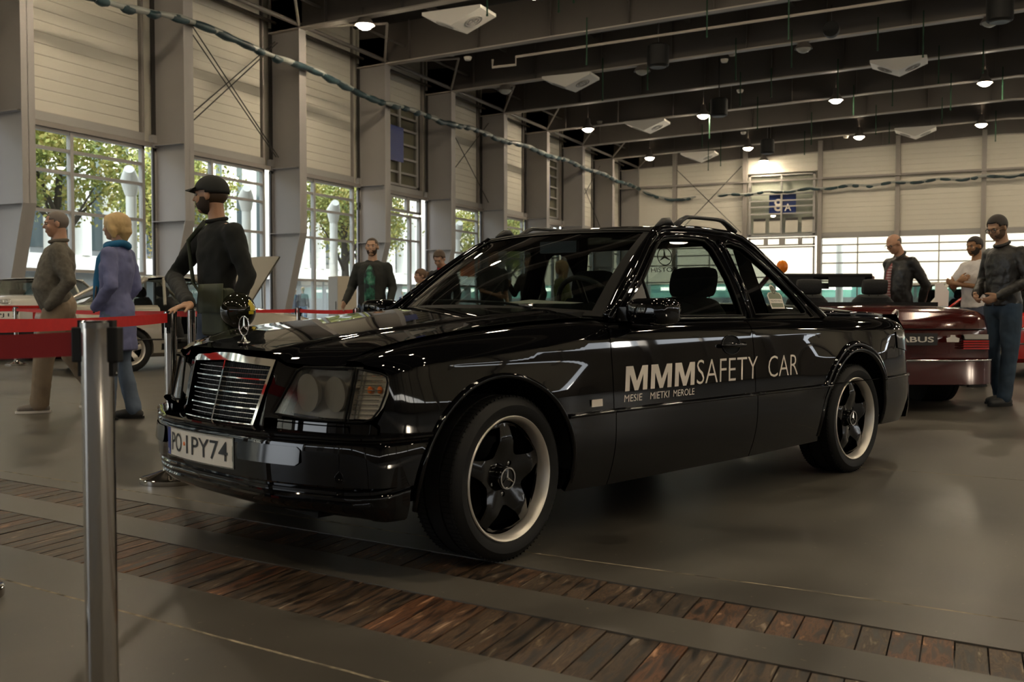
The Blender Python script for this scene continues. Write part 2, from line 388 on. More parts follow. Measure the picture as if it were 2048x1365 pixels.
def panels(wall, T, a0, a1, z0, z1, h=.31, rows=None):
    n = max(1, round((z1-z0)/h)); h = (z1-z0)/n
    for k in range(n):
        z = z0+k*h; mb = MB(); tt = [(-.06, z+.004), (.014, z+.004), (.022, z+.02), (.022, z+h-.014), (.016, z+h-.002), (-.06, z+h-.002)]
        key = (round(a1-a0, 2), round(h, 4), id(T))
        if key not in panel_cache:
            mb.grid([[T(a, o, zz-z) for o, zz in tt] for a in (0, a1-a0)], closed_v=True); mb.add([T(0, o, zz-z) for o, zz in tt], [tuple(range(6))]).add([T(a1-a0, o, zz-z) for o, zz in tt], [tuple(range(6))])
            org = Vector(T(0, 0, 0)); mb.v = [tuple(Vector(v)-org) for v in mb.v]; panel_cache[key] = mb.mesh('wall_panel', M['panel'])
        link('wall_panel', panel_cache[key], None, wall, Vector(T(a0, 0, z)))
walls = {}
def wall_obj(name, label):
    w = empty(name); tag(w, label, kind='structure'); walls[name] = w; return w
wl = wall_obj('wall_left', 'tall left hall wall of beige panels above glazing')
wn = 0
ZT = 12.75
for i, y in enumerate(CY[:-1]):
    a0, a1 = y+.12, y+DY-.17; gate = i in (8, 11)
    if y < -12: continue
    vis = y > 10
    # lintel beam
    tbox(MB(), TL, a0-.1, a1+.1, .0, .16, 5.86, 6.0).build('lintel', M['steelgrey'], wl)
    tbox(MB(), TL, a0-.1, a1-.15, -.08, .09, 6.02, 6.26).build('lintel', M['frame'], wl)
    wn += 1
    if gate:
        w = window_unit('window_%d' % wn, TL, a0, a1-.3, 0, 5.05, (3.9,), ((a0+.62, .05), (a1-1.3, .07)), .16)
        w = window_unit('window_%d_upper' % wn, TL, a0, a1-.3, 5.15, 5.86, (), ((a0+.9, .16), (a0+2.4, .12), (a0+3.9, .12)), .2)
        mb = MB(); g = window_unit('window_%d_gate' % wn, TL, a0+.05, a1-.55, 6.3, 9.9, (6.9, 7.55, 8.2, 8.85, 9.4), ((a0+1.6, .05), (a0+3.2, .07)), .14)
        for c in g.children:
            if c.name.startswith('pane'): c.data.materials[0] = M['darkglass'] if 'darkglass' in M else M['window']
        tbox(MB(), TL, a0+.05, a1-.55, -.4, -.36, 6.3, 9.9).build('shutter', M['panel'], wl)
        for k in range(2): tbox(MB(), TL, a0+.9+k*1.35, a0+2.0+k*1.45, .09, .11, 7.35, 8.9).build('blue_sign', M['blue'], g)
        panels(wl, TL, a0, a1-.3, 9.95, ZT)
    else:
        window_unit('window_%d' % wn, TL, a0, a1-.12, 0, 5.86, (5.30, 4.68, 3.58, 1.93), (((a0+a1)/2-.15, .055),), .11)
        panels(wl, TL, a0, a1-.30, 6.27, ZT)
    # dark reveal and guide rail on the far side of the panels
    tbox(MB(), TL, a1-.30, a1-.05, -.12, -.08, 6.0, ZT).build('reveal', M['darkframe'], wl)
    tbox(MB(), TL, a1-.20, a1-.12, -.08, .06, 6.0, ZT).build('guide_rail', M['steelgrey'], wl)
tbox(MB(), TL, -25, YB+.3, -.30, -.14, 6.0, ZT).build('outer_skin', M['panel'], wl)
# columns
for y in CY:
    if y < -20: continue
    c = empty('trim_%d' % (CY.index(y)+1)); tag(c, kind='structure')
    prof = [(XW-.12, 0), (-22.62, 0), (XC, 3.57), (XC, 12), (XW-.12, 12)]
    MB().prism(prof, y+.19, y+.205, lambda u, v, h: (u, h, v)).build('column_web', M['column'], c)
    fp = [(-22.62, 0), (XC, 3.57), (XC, 10.95)]
    for (xa, za), (xb, zb) in zip(fp[:-1], fp[1:]):
        MB().add([(xa, y, za), (xa, y+.4, za), (xb, y+.4, zb), (xb, y, zb), (xa-.03, y, za), (xa-.03, y+.4, za), (xb-.03, y+.4, zb), (xb-.03, y, zb)], [(0, 1, 2, 3), (7, 6, 5, 4), (0, 4, 5, 1), (1, 5, 6, 2), (2, 6, 7, 3), (3, 7, 4, 0)]).build('column_flange', M['column'], c)
    MB().box(((XW+XC)/2, y+.1, 3.56), (XC-XW, .2, .025)).build('stiffener', M['column'], c)
    MB().box(((XW+XC)/2-.1, y+.1, 5.92), (XC-XW-.1, .2, .03)).build('stiffener', M['column'], c)
    MB().box((XW+.02, y+.2, 5.5), (.06, .30, 11)).build('column_back', M['darkframe'], c)
# bracing rods
def rod(name, a, b, r=.018, m='steelgrey', parent=None): return MB().tube([a, b], r, 6).build(name, M[m], parent)
for k, dx in ((0, 0), (1, .35)):
    y0, y1 = CY[6]+.4+dx, CY[7]-.2+dx*.4
    rod('brace_rod', (-22.6, y0, 6.4+0*dx), (-22.6, y1, 10.4), .02, 'darkframe', wl); rod('brace_rod', (-22.6, y0, 10.4), (-22.6, y1, 6.3), .02, 'darkframe', wl)
for i in (3, 9, 12):
    y0, y1 = CY[i]+.4, CY[i+1]; rod('brace_rod', (-22.6, y0, 6.4), (-22.6, y1, 10.4), .02, 'darkframe', wl); rod('brace_rod', (-22.6, y0, 10.4), (-22.6, y1, 6.3), .02, 'darkframe', wl)
# back wall
wb = wall_obj('wall_back', 'far end wall of the hall with shutters and a marked gate')
bx_ = [-23.1, -19.0, -14.0, -9.0, -4.14, .92, 6.0, 11.0, 16, 21, 25]
for i in range(len(bx_)-1):
    a0, a1 = bx_[i]+.12, bx_[i+1]-.12
    tbox(MB(), TBk, bx_[i+1]-.14, bx_[i+1]+.14, 0, .34, 0, 12).build('wall_post', M['steelgrey'], wb)
    wn += 1
    if i == 2:
        panels(wb, TBk, a0, a1, 10.05, ZT)
        g = window_unit('window_%d_gate' % wn, TBk, a0+.1, a1-.2, 5.75, 9.95, (7.25, 7.75, 8.15, 8.6), ((a0+2.33, .06),), .16)
        tbox(MB(), TBk, a0, a1, -.5, -.46, 5.7, 10).build('shutter', M['panel'], wb)
        for k in range(4): 
            q = a0+.45+k*1.08; tbox(MB(), TBk, q, q+.82, -.02, .04, 5.95, 6.95).build('gate_leaf', M['panel'], g)
            tbox(MB(), TBk, q, q+.82, .04, .07, 6.78, 6.95).build('leaf_head', M['darkframe'], g)
        sg = tbox(MB(), TBk, -12.4, -10.6, -.10, -.06, 7.2, 8.62).build('gate_sign', M['blue'], g)
        for t_, x0, w_, h_ in (('8', -12.05, .55, .85), ('A', -11.35, .45, .5)):
            lettering('sign_lettering', t_, lambda x, y, z, x0=x0: (x0+x, YB-.01+.0, 7.42+y), M['white'], g, fit=(w_, h_), offset=.01)
        window_unit('window_%d_upper' % wn, TBk, a0+.1, a1-.2, 5.05, 5.62, (), ((a0+1.3, .14), (a0+2.4, .2), (a0+3.6, .14)), .12)
        window_unit('window_%d' % wn, TBk, a0+.1, a1-.2, 0, 5.0, (2.9,), (), .12)
    else:
        tbox(MB(), TBk, a0, a1, -.06, .08, 5.58, 5.85).build('lintel', M['frame'], wb)
        panels(wb, TBk, a0, a1, 5.86, ZT, .33)
        window_unit('window_%d' % wn, TBk, a0, a1, 0, 5.58, (5.02, 4.49, 3.8, 2.6), (((a0+a1)/2, .04),), .05)
tbox(MB(), TBk, -23.3, 25.3, .30, .42, 9.42, 9.54).build('wall_pipe', M['steelgrey'], wb)
rod('brace_rod', (-18.8, YB-.4, 6.0), (-14.2, YB-.4, 10.6), .025, 'darkframe', wb); rod('brace_rod', (-18.8, YB-.4, 10.6), (-14.2, YB-.4, 6.0), .025, 'darkframe', wb)
tbox(MB(), TBk, -23.4, 25.3, -.62, -.52, 5.7, ZT).build('outer_skin', M['panel'], wb)
# right and front walls (behind the camera): panels over a window band
for nm, T, a0, a1, lab in (('wall_right', TR, -25, YB, 'right hall wall of panels over glazing'), ('wall_front', TF, -23.1, 25, 'hall wall behind the photographer')):
    w = wall_obj(nm, lab); tbox(MB(), T, a0, a1, -.2, 0, 4.5, 13.5).build('wall_sheet', M['panel'], w); tbox(MB(), T, a0, a1, -.2, 0, 0, 3.95).build('wall_sheet', M['steelgrey'], w)  # unseen lower sheet, raised to narrow the band's reflection on the pickup
    k = a0
    while k < a1-4: tbox(MB(), T, k, k+.4, 0, .5, 0, 12).build('wall_post', M['column'], w); tbox(MB(), T, k+2.6, k+2.7, -.1, .1, 1, 6).build('mullion', M['frame'], w); k += DY
# roof
ce = empty('ceiling'); tag(ce, 'dark hall roof of deep steel girders', kind='structure')
zr = lambda x: 10.88+.034*(x-XC) if x < 2 else 10.88+.034*(2-XC)-.034*(x-2)
mb = MB(); mb.grid([[(x, y, zr(x)+1.62+(.05 if (j % 4) in (0, 1) else 0)) for j, y in enumerate(np.repeat(np.arange(-26, YB+.8, .45), 1))] for x in (-23.4, 2, 26)])
mb.grid([[(x, y, zr(x)+1.75) for y in (-26, YB+.8)] for x in (-23.4, 2, 26)]); mb.build('roof_deck', M['deck'], ce)
for y in CY:
    if y < -24: continue
    g = empty('girder', parent=None); g.parent = ce
    for xa, xb in ((-23.1, 2), (2, 25)):
        za, zb = zr(xa), zr(xb)
        MB().add([(xa, y+.19, za), (xb, y+.19, zb), (xb, y+.19, zb+1.6), (xa, y+.19, za+1.6), (xa, y+.205, za), (xb, y+.205, zb), (xb, y+.205, zb+1.6), (xa, y+.205, za+1.6)], [(0, 1, 2, 3), (7, 6, 5, 4), (0, 4, 5, 1), (2, 6, 7, 3), (0, 3, 7, 4), (1, 5, 6, 2)]).build('girder_web', M['girder'], g)
        MB().add([(xa, y+.02, za), (xb, y+.02, zb), (xb, y+.38, zb), (xa, y+.38, za), (xa, y+.02, za-.05), (xb, y+.02, zb-.05), (xb, y+.38, zb-.05), (xa, y+.38, za-.05)], [(0, 1, 2, 3), (7, 6, 5, 4), (0, 4, 5, 1), (2, 6, 7, 3), (0, 3, 7, 4), (1, 5, 6, 2)]).build('girder_flange', M['flange'], g)
    for k, x in enumerate(np.arange(-20.6, 22, 3.1)):
        MB().box((x, y+.1, zr(x)+.8), (.02, .17, 1.58)).build('stiffener', M['girder'], g)
        if k % 2 == 0: rod('flange_brace', (x+.1, y+.2, zr(x)+.02), (x-.55, y+1.5, zr(x)+1.55), .035, 'flange', g)
for x, z, w_ in ((-21.75, 10.98, .14), (-20.9, 11.5, .09), (-22.9, 11.2, .1)):
    MB().tube([(x, -24, z), (x, YB, z)], w_*.6, 8).build('eaves_beam', M['girder'], ce)
for x in np.arange(-19, 24, 4.2): MB().box((x, 22, zr(x)+1.5), (.12, 92, .2)).build('purlin', M['girder'], ce)
for i in range(3, len(CY)-1):
    y = CY[i]; rod('eaves_brace', (XC, y+.3, 10.95), (XC+1.9, y+DY*.5, 11.5), .05, 'flange', ce); rod('eaves_brace', (XC+1.9, y+DY*.5, 11.5), (XC, y+DY, 10.95), .05, 'flange', ce)
# rail under the roof
MB().tube([(-16.9, 34.5, 10.55), (-16.9, 34.5, 10.25), (-15.9, 34.5, 10.25), (-15.9, 34.5, 10.55), (18, 34.5, 11.5)], .05, 6).build('service_pipe', M['flange'], ce)
# ---- lamps
M['lampglow'] = mat('lamp_glow', (1, .85, .6), .5, emit=(1, .84, .60), es=190)
M['lampoff'] = mat('lamp_off', (.35, .35, .32), .3)
def lamp_meshes(g):
    a = MB().lathe([(.07, .62), (.13, .55), (.14, .34), (.17, .30), (.33, .05), (.35, 0), (.33, 0), (.30, .04)], 24, cap=False).mesh('shade', M['girder'], 60)
    b = MB().lathe([(.0, -.15), (.10, -.14), (.20, -.09), (.27, -.02), (.29, .05)], 24).mesh('bulb_disc', g, 60); return a, b
LM = {True: lamp_meshes(M['lampglow']), False: lamp_meshes(M['lampoff'])}
rows = [(-15.7, 0), (-4.5, 1), (6.2, 1), (17.3, 1), (28.9, 1), (40.3, 0), (51.0, 1), (62.6, 1)]
LAMPL = {(29, 0): 'largest lit round lamp, left of the nearest white air diffuser', (29, 1): 'lit round lamp cut off by the top edge of the view',
  (51, 0): 'lit round lamp hanging just right of the left wall columns', (51, 1): 'lit round lamp beside the middle hanging loudspeaker', (51, 2): 'lit round lamp in the middle of the right half of the roof', (51, 3): 'lit round lamp at upper right, nearer of the two there',
  (63, 0): 'lit round lamp nearest the far left corner of the hall', (63, 1): 'lit round lamp left of the smallest hanging loudspeaker', (63, 2): 'lit round lamp above the gap right of the marked gate', (63, 3): 'lit round lamp at far right, lower of the two there'}
names = ['first', 'second', 'third', 'fourth', 'fifth', 'sixth', 'seventh', 'eighth']
for j, (y, on) in enumerate(rows):
    for i, x in enumerate((-19.1, -12.65, -6.0, .65, 7.3, 13.9, 20.4)):
        t = empty('high_bay_lamp', (x, y, zr(x)-.28)); a, b = LM[bool(on)]; link('lamp_shade', a, None, t); link('lamp_glass', b, None, t)
        MB().tube([(0, 0, .6), (0, 0, 1.9 if abs((y-Y0) % DY) > .4 else 1.0)], .015, 6).build('lamp_hanger', M['girder'], t)
        key = (round(y), i); own = LAMPL.get(key)
        if own: tag(t, own, 'lamp', 'lit high bay lamps')
        elif y < 28 or i > 3 or on: tag(t, 'round high bay lamp outside the view, beyond the right edge or behind the photographer', 'lamp', 'high bay lamps out of view')
        elif i in (2, 3): tag(t, ['unlit round high bay lamp right of the small black spotlight', 'unlit round high bay lamp at upper right below the large loudspeaker'][i-2], 'lamp')
        else: tag(t, ['unlit round high bay lamp nearest the left wall', 'unlit round high bay lamp just left of the second hanging loudspeaker'][i], 'lamp')
t = empty('high_bay_lamp', (-12.6, 67.6, 10.75)); link('lamp_shade', LM[True][0], None, t); link('lamp_glass', LM[True][1], None, t); tag(t, 'lit round lamp close to the far wall above the marked gate', 'lamp')
# ---- ceiling air diffusers: faceted white boxes under the girders
M['duct'] = mat('diffuser_white', (.78, .75, .70), .5)
for k, (x, y, lab) in enumerate(((-15.9, 29.6, 'large white faceted air diffuser under the nearest girder, top of view'), (-15.85, 39.9, 'white faceted air diffuser, second behind the nearest one'), (-15.9, 51.4, 'white faceted air diffuser left of two close lit lamps, third of its row'), (-16, 63.3, 'smallest white faceted air diffuser near the far left corner'), (-2.75, 44.8, 'white faceted air diffuser at upper right, angled like a shallow V'), (-2.85, 62.3, 'small white faceted air diffuser at far right of the roof'))):
    z = zr(x)-.20; t = empty('air_diffuser', (x, y+.25, z), 0, lab, 'air vent')
    w_, d_ = 1.12, .6; t.scale = (1, 1, .9)
    MB().add([(-w_, -d_, .1), (w_, -d_, .1), (w_, d_, .1), (-w_, d_, .1), (-w_, -d_, -.02), (w_, -d_, -.02), (w_, d_, -.02), (-w_, d_, -.02), (0, -d_, -.52), (0, d_, -.52)],
             [(0, 1, 2, 3), (0, 4, 8, 5, 1), (2, 6, 9, 7, 3), (0, 3, 7, 4), (1, 5, 6, 2), (4, 7, 9, 8), (5, 8, 9, 6)]).build('diffuser_body', M['duct'], t)
    for s in (-1, 1):
        Mr = Matrix.Rotation(s*-.42, 3, 'Y'); mb = MB()
        for r_ in (.30, .19): mb.tube([Vector((s*.56, 0, -.275))+Mr @ Vector((r_*math.cos(a), r_*math.sin(a), 0)) for a in np.linspace(0, 2*math.pi, 25)[:-1]], .03, 6, closed=True)
        mb.box(Vector((s*.56, 0, -.275)), (.5, .05, .03), M=Mr).box(Vector((s*.56, 0, -.275)), (.05, .5, .03), M=Mr); mb.build('nozzle', M['frame'], t)
for k, (x, y, z, lab) in enumerate(((-10.47, 35.3, 10.2, 'black hanging loudspeaker, left of the upper row'), (-10.58, 45.6, 10.2, 'black hanging loudspeaker above the lit lamps in the middle'), (-10.59, 57.9, 10.2, 'smallest black hanging loudspeaker near the marked gate'), (.84, 34.95, 10.4, 'large black hanging loudspeaker at the upper right corner'))):
    t = empty('loudspeaker', (x, y, z), 0, lab, 'loudspeaker'); s = 1; rod('hanger', (0, 0, .4), (0, 0, 2.8), .03, 'darkframe', t)
    MB().lathe([(.0, -.4), (.36, -.4), (.40, -.36), (.40, .34), (.34, .40), (0, .40)], 20).build('speaker_cabinet', M['rubber'], t, 40)
    MB().lathe([(.30, -.41), (.28, -.44), (.0, -.42)], 20).build('speaker_grille', M['darkframe'], t, 40)
t = empty('spotlight', (-4.55, 37.1, 10.9), 0, 'small round black spotlight hanging right of the unlit lamp', 'lamp'); MB().lathe([(.0, -.2), (.28, -.2), (.3, 0), (.2, .2), (0, .22)], 18, 'Y').build('spotlight_body', M['rubber'], t, 40); rod('hanger', (0, 0, .2), (0, 0, .9), .02, 'darkframe', t)
straps_ = []
M['strap'] = mat('green_strap', (.005, .045, .018), .6)
for k, (px, y) in enumerate(((-14.2, 30.2), (-12.9, 34.6), (-11.7, 29.3), (-11.2, 29.3), (-14.3, 40.6), (-12.3, 40.2), (-8.4, 35.5), (-5.6, 35.6), (-8.6, 40.5), (-6.4, 40.5), (-3.2, 40.7), (-1.6, 41), (-9.6, 46.5), (-8.2, 46.5), (-5.3, 46.8), (-1.2, 47), (.5, 46.7), (-12.4, 52), (-9.9, 52), (-5.2, 52.3), (-3.4, 52.3), (-.8, 52.3), (1.4, 52.4), (-14.2, 58), (-8, 58), (-4.6, 58), (-1.3, 58), (-15.2, 63.4), (-14.4, 63.4), (-9.2, 63.4), (-4.3, 63.4), (1.4, 63.4))):
    L = 1.2+.7*((k*37) % 10)/10; t = MB().box((0, 0, -L/2), (.05, .012, L)).box((0, 0, -L-.03), (.07, .03, .07)).build('strap', M['strap']); gy = min(CY, key=lambda q: abs(q+.2-y))+.0; t.location = (px, gy-.02, zr(px)+.45)
    straps_.append((gy, px, t))
ORD = ['first', 'second', 'third', 'fourth', 'fifth', 'sixth', 'seventh', 'eighth', 'ninth', 'tenth']
for r_, gy in enumerate(sorted({a for a, b, c in straps_})):
    for q, (b, c) in enumerate(sorted([(b, c) for a, b, c in straps_ if a == gy], key=lambda e: e[0])):
        tag(c, 'dark green strap, %s from the left of those under the %s nearest strapped girder' % (ORD[q], ORD[r_]), 'strap', 'green straps hanging from the roof')
for k, (x, y) in enumerate(((-19, 35), (-18.3, 35.1), (-18.6, 51.5), (-9.3, 41), (-9.0, 41.1), (-9.9, 47), (-15.6, 46), (-12, 58), (-7.2, 52), (-6.8, 63))):
    t = MB().lathe([(0, -.1), (.12, -.09), (.16, 0), (.16, .04), (0, .05)], 14).build('smoke_detector', M['white'], None, 50); t.location = (x, y, zr(x)-.1 if k % 2 else zr(x)+.15); tag(t, 'small white ceiling sensor, '+['left of a pair near the largest lit lamp', 'right of a pair near the largest lit lamp', 'beside the lit lamp over the wall columns', 'left of the pair below the leftmost loudspeaker', 'right of the pair below the leftmost loudspeaker', 'between the middle loudspeaker and the V-shaped diffuser', 'beyond the second white air diffuser', 'near the smallest loudspeaker', 'right of the lit lamp in mid roof', 'left of the lit lamp above the far gate gap'][k], 'sensor', 'white ceiling sensors')
# ---- cable bundle slung along the wall, wrapped in dark sleeves
M['sleeve'] = noise_color(mat('cable_sleeve', (.02, .05, .06), .45), [(.35, (.010, .022, .028)), (.6, (.025, .055, .065))], 3)
M['plastic'] = mat('cable_plastic', (.30, .31, .29), .35)
def bundle(name, P, n, lab, r=.10):
    t = empty(name, (0, 0, 0), 0, lab, 'cable'); pts = [P(k/(n*2)) for k in range(n*2+1)]
    MB().tube(pts, [r*(.95+.25*math.sin(k*1.7)) for k in range(len(pts))], 8).build('cable_core', M['plastic'], t, 60)
    for k in range(n):
        u = (k+.1)/n; w_ = random.choice((.45, .7, .95, 1.0)); q = [P(u+w_/n*j/4) for j in range(5)]; dz = random.uniform(0, .06)
        MB().tube([(a, b, c-dz*math.sin(math.pi*j/4)-.02) for j, (a, b, c) in enumerate(q)], [r*1.0, r*random.uniform(1.15, 1.35), r*random.uniform(1.2, 1.5), r*random.uniform(1.15, 1.35), r*1.0], 8).build('sleeve', M['sleeve'], t, 60)
rp = interp([12, 19.8, 22.8, 28.3, 34, 39.5, 45.1, 50.6, 56.5, 68], [9.0, 9.31, 9.55, 9.45, 9.20, 9.32, 9.43, 9.50, 9.50, 9.38])
bundle('cable_bundle', lambda u: (-21.5, 10+58*u, float(rp(10+58*u))+.05*math.sin(u*60)), 62, 'dark sleeved cable bundle slung along the left wall columns')
bundle('cable_bundle', lambda u: (-15.8+30*u, YB-.7, 8.6+.55*math.sin(u*1.5)+.06*math.sin(u*70)), 34, 'dark sleeved cable bundle across the far end wall', .08)
bundle('cable_bundle', lambda u: (-21.3+3.9*u, YB-.45, 9.2-.7*math.sin(u*2.2)), 5, 'short drooping cable bundle in the far left corner', .08)
# ================================================================== outside the glazing
M['asphalt'] = noise_color(mat('outdoor_paving', (.3, .29, .27), .8), [(0, (.22, .21, .2)), (1, (.38, .36, .33))], .8)
g = MB(); g.box((-62, 22, -.12), (77, 150, .2)); g.box((0, 112, -.12), (110, 86, .2)); g = g.build('outdoor_ground', M['asphalt']); tag(g, 'pale paving outside the hall', kind='structure')
M['bwhite'] = mat('white_render', (.78, .77, .73), .6); M['bgrey'] = mat('facade_grey', (.16, .17, .18), .4); M['bglass'] = mat('facade_glass', (.05, .07, .08), .08)
bd = empty('office_building', (-44, 30, 0), 0, 'grey glazed building with white vertical fins seen through the left windows', 'building')
MB().box((-3, 0, 8), (6, 110, 16)).build('building_body', M['bgrey'], bd)
MB().box((.2, 0, 3.2), (.8, 110, .9)).build('ledge', M['bwhite'], bd)
for k in range(56):
    y = -54+k*1.95; MB().box((.35, y, 9.4), (.7, .55, 11.5)).build('fin', M['bwhite'], bd)
for k in range(55):
    MB().box((.02, -53+k*1.95, 8.5), (.06, 1.2, 9)).build('facade_window', M['bglass'], bd)
M['leaf'] = noise_color(mat('foliage', (.2, .26, .05), .7), [(.3, (.12, .17, .04)), (.5, (.32, .34, .08)), (.7, (.55, .42, .13))], 1.3, 3)
M['bark'] = mat('bark', (.055, .045, .035), .9)
def leaf_mesh(seed, n, rad):
    rng = np.random.RandomState(seed); c = rng.normal(size=(60, 3)); c = c/np.linalg.norm(c, axis=1)[:, None]*rng.rand(60, 1)**.4*np.array(rad)
    p = c[rng.randint(0, 60, n)]+rng.normal(size=(n, 3))*.42; a = rng.normal(size=(n, 3)); a /= np.linalg.norm(a, axis=1)[:, None]; b = np.cross(a, rng.normal(size=(n, 3))); b /= np.linalg.norm(b, axis=1)[:, None]
    s = (.07+.06*rng.rand(n, 1)); V = np.stack([p-a*s, p+b*s*.6, p+a*s, p-b*s*.6], 1).reshape(-1, 3)
    me = bpy.data.meshes.new('foliage'); me.from_pydata(V.tolist(), [], np.arange(n*4).reshape(-1, 4).tolist()); me.materials.append(M['leaf']); return me
lm = [leaf_mesh(3+k, 9000, (2.6, 3.0, 2.3)) for k in range(3)]
tl = ['leafy autumn tree with a forked trunk outside the first full left window', 'autumn tree crown behind the capped man, outside the second window', 'autumn tree with a straight thick trunk outside the third window', 'tree outside the glazed gate beside the bearded man', 'tree beyond the boy in the red collar', 'tree outside the far end of the left glazing', 'tree outside at the left edge of the view', 'distant tree beside the outdoor walkway']
for k, (x, y, z) in enumerate(((-29.5, 24.6, 6.4), (-33, 34, 6.2), (-28.5, 41.5, 6.2), (-33, 49.5, 6.2), (-29, 57.5, 6), (-32, 68, 6.2), (-31.5, 15.6, 6.5), (-36, 80, 6.5))):
    t = empty('tree', (x, y, 0), k*1.3, tl[k], 'tree')
    mb = MB(); mb.tube([(0, 0, 0), (.1, .1, 2), (0, .2, 4), (.2, .3, 6.5)], [.26, .22, .16, .06], 8); mb.build('trunk', M['bark'], t, 60)
    for q in range(5):
        a = q*1.3+k; MB().tube([(.05, .15, 2.6+.4*q), (math.cos(a)*1.1, math.sin(a)*1.1, 3.9+.4*q), (math.cos(a)*2.1, math.sin(a)*2.1, 5.0+.4*q)], [.10, .06, .02], 6).build('branch', M['bark'], t, 60)
    o = link('foliage', lm[k % 3], None, t, (0, 0, z)); tag(o, kind='stuff')
for i in (5, 6, 7, 9, 10):     # white canopy posts right outside the glass
    t = empty('canopy_post', (-25.0, CY[i]+6.7, 0), 0, ['white round canopy post outside the first window', 'white round canopy post outside the window behind the capped man', 'white round canopy post outside the third window', 'white round canopy post outside the fifth window', 'white round canopy post outside the sixth window'][(5, 6, 7, 9, 10).index(i)], 'post')
    MB().lathe([(.17, 0), (.17, 4.7)], 18).build('shaft', M['bwhite'], t, 60); MB().tube([(0, 0, 4.6), (.1, -.15, 5.05), (.45, -.5, 5.35)], [.2, .3, .16], 14).build('post_head', M['bwhite'], t, 60)
M['orange'] = mat('orange_banner', (.75, .16, .03), .6)
t = MB().box((-26.5, 52.5, 3.2), (.2, 5, 1.1)).build('banner', M['orange']); tag(t, 'orange and white banner outside the left glazing', 'banner')
# beyond the far end
M['teal'] = mat('teal_glazing', (.22, .46, .42), .3); M['cream'] = mat('cream_cladding', (.50, .44, .36), .6)
b2 = empty('pavilion', (0, 92, 0), 0, 'bright pale pavilion with teal glazing and a row of lights beyond the far glazing', 'building')
MB().box((0, 6, 5.2), (120, 12, 4.4)).build('pavilion_cladding', M['cream'], b2); MB().box((0, 6, 2.35), (120, 11.6, 1.3)).build('pavilion_glazing', M['teal'], b2); MB().box((0, 6, .85), (120, 11.8, 1.7)).build('pavilion_base', M['bgrey'], b2)
M['tube'] = mat('light_tube', (1, 1, 1), .5, emit=(1, .97, .85), es=5)
for k in range(40): MB().box((-48+k*2.4+.5*math.sin(k*3), -.12, 2.55), (1.6+.5*math.sin(k), .1, .32)).build('light_tube', M['tube'], b2)
for k in range(24): MB().box((-48+k*4, -.15, 1.5), (.25, .2, 3.0)).build('pavilion_post', M['bgrey'], b2)
t = MB().lathe([(.26, 0), (.26, 5.3)], 16).build('canopy_post', M['bwhite'], None, 60); t.location = (-8.2, 73, 0); tag(t, 'white round post outside the far glazing, left of the bald man', 'post')
# ================================================================== the black pickup
TH = 4.3584
truck = empty('pickup_truck', (-2.3489, 3.5806, 0), TH, 'glossy black two-seat pickup lettered SAFETY CAR in the middle of the hall', 'car')
TP = truck
wF = interp([.66, .60, .55, .50, .43, .36, 0, -.6, -1.7, -2.4, -2.8, -3.1, -3.35, -3.52, -3.62, -3.66], [.66, .735, .79, .828, .850, .858, .865, .865, .868, .868, .87, .862, .845, .82, .79, .76])
zsF = interp([.66, .60, .5, .3, 0, -.3, -.6, -1.2, -2.0, -2.6, -3.2, -3.62], [.750, .764, .796, .835, .868, .887, .897, .897, .90, .905, .90, .885])
rF = interp([.66, .5, .3, 0, -.6, -1.0, -1.7, -2.4, -2.8, -3.62], [.05, .08, .10, .12, .09, .075, .08, .11, .13, .13])
def body_consts(X):
    w, zs, r = wF(X), zsF(X), rF(X); zc = zs-r
    for _ in range(3):
        sl = .07*(zc-.45)/.2025; ph0 = np.arctan(np.maximum(sl, 0)); zc = zs-r*(1-np.sin(ph0))
    y0 = w-.035*((zc-.45)/.45)**2
    return w, zs, r, zc, ph0, y0
def body_y(X, z):
    w = wF(X); return w-np.where(z > .45, .035*((z-.45)/.45)**2, .055*((.45-z)/.25)**2)
def body(X, v, side=1, off=0):
    X = np.asarray(X, float); v = np.asarray(v, float); w, zs, r, zc, ph0, y0 = body_consts(X)
    L = r*(math.pi/2-ph0); ph = np.clip((v-zc)/r+ph0, ph0, math.pi/2)
    y = np.where(v <= zc, body_y(X, v), y0+r*(np.cos(ph)-np.cos(ph0)))
    z = np.where(v <= zc, v, zc+r*(np.sin(ph)-np.sin(ph0)))
    over = np.maximum(v-zc-L, 0); y = y-over; z = z+over*.12*np.clip(over/.1, 0, 1)
    bul = .022*np.exp(-((X+2.8)/.47)**4)*np.clip((.80-z)/.12, 0, 1)*np.clip((z-.45)/.1, 0, 1)+.012*np.exp(-((X-.03)/.47)**4)*np.clip((.72-z)/.1, 0, 1)
    return X, (y+bul+off)*side, z
def vtop(X, y):
    w, zs, r, zc, ph0, y0 = body_consts(X); L = r*(math.pi/2-ph0); ye = y0+r*(0-np.cos(ph0)); return zc+L+(ye-y)
def arc(cx, cz, r, a0, a1, n=20): return [(cx+r*math.cos(R(a0+(a1-a0)*i/n)), cz+r*math.sin(R(a0+(a1-a0)*i/n))) for i in range(n+1)]
YH = interp([.66, .58, .45, .2, -.2, -.6], [.60, .652, .695, .714, .725, .73])     # hood shut line
XD, XE, XR = -.615, -1.72, -3.66
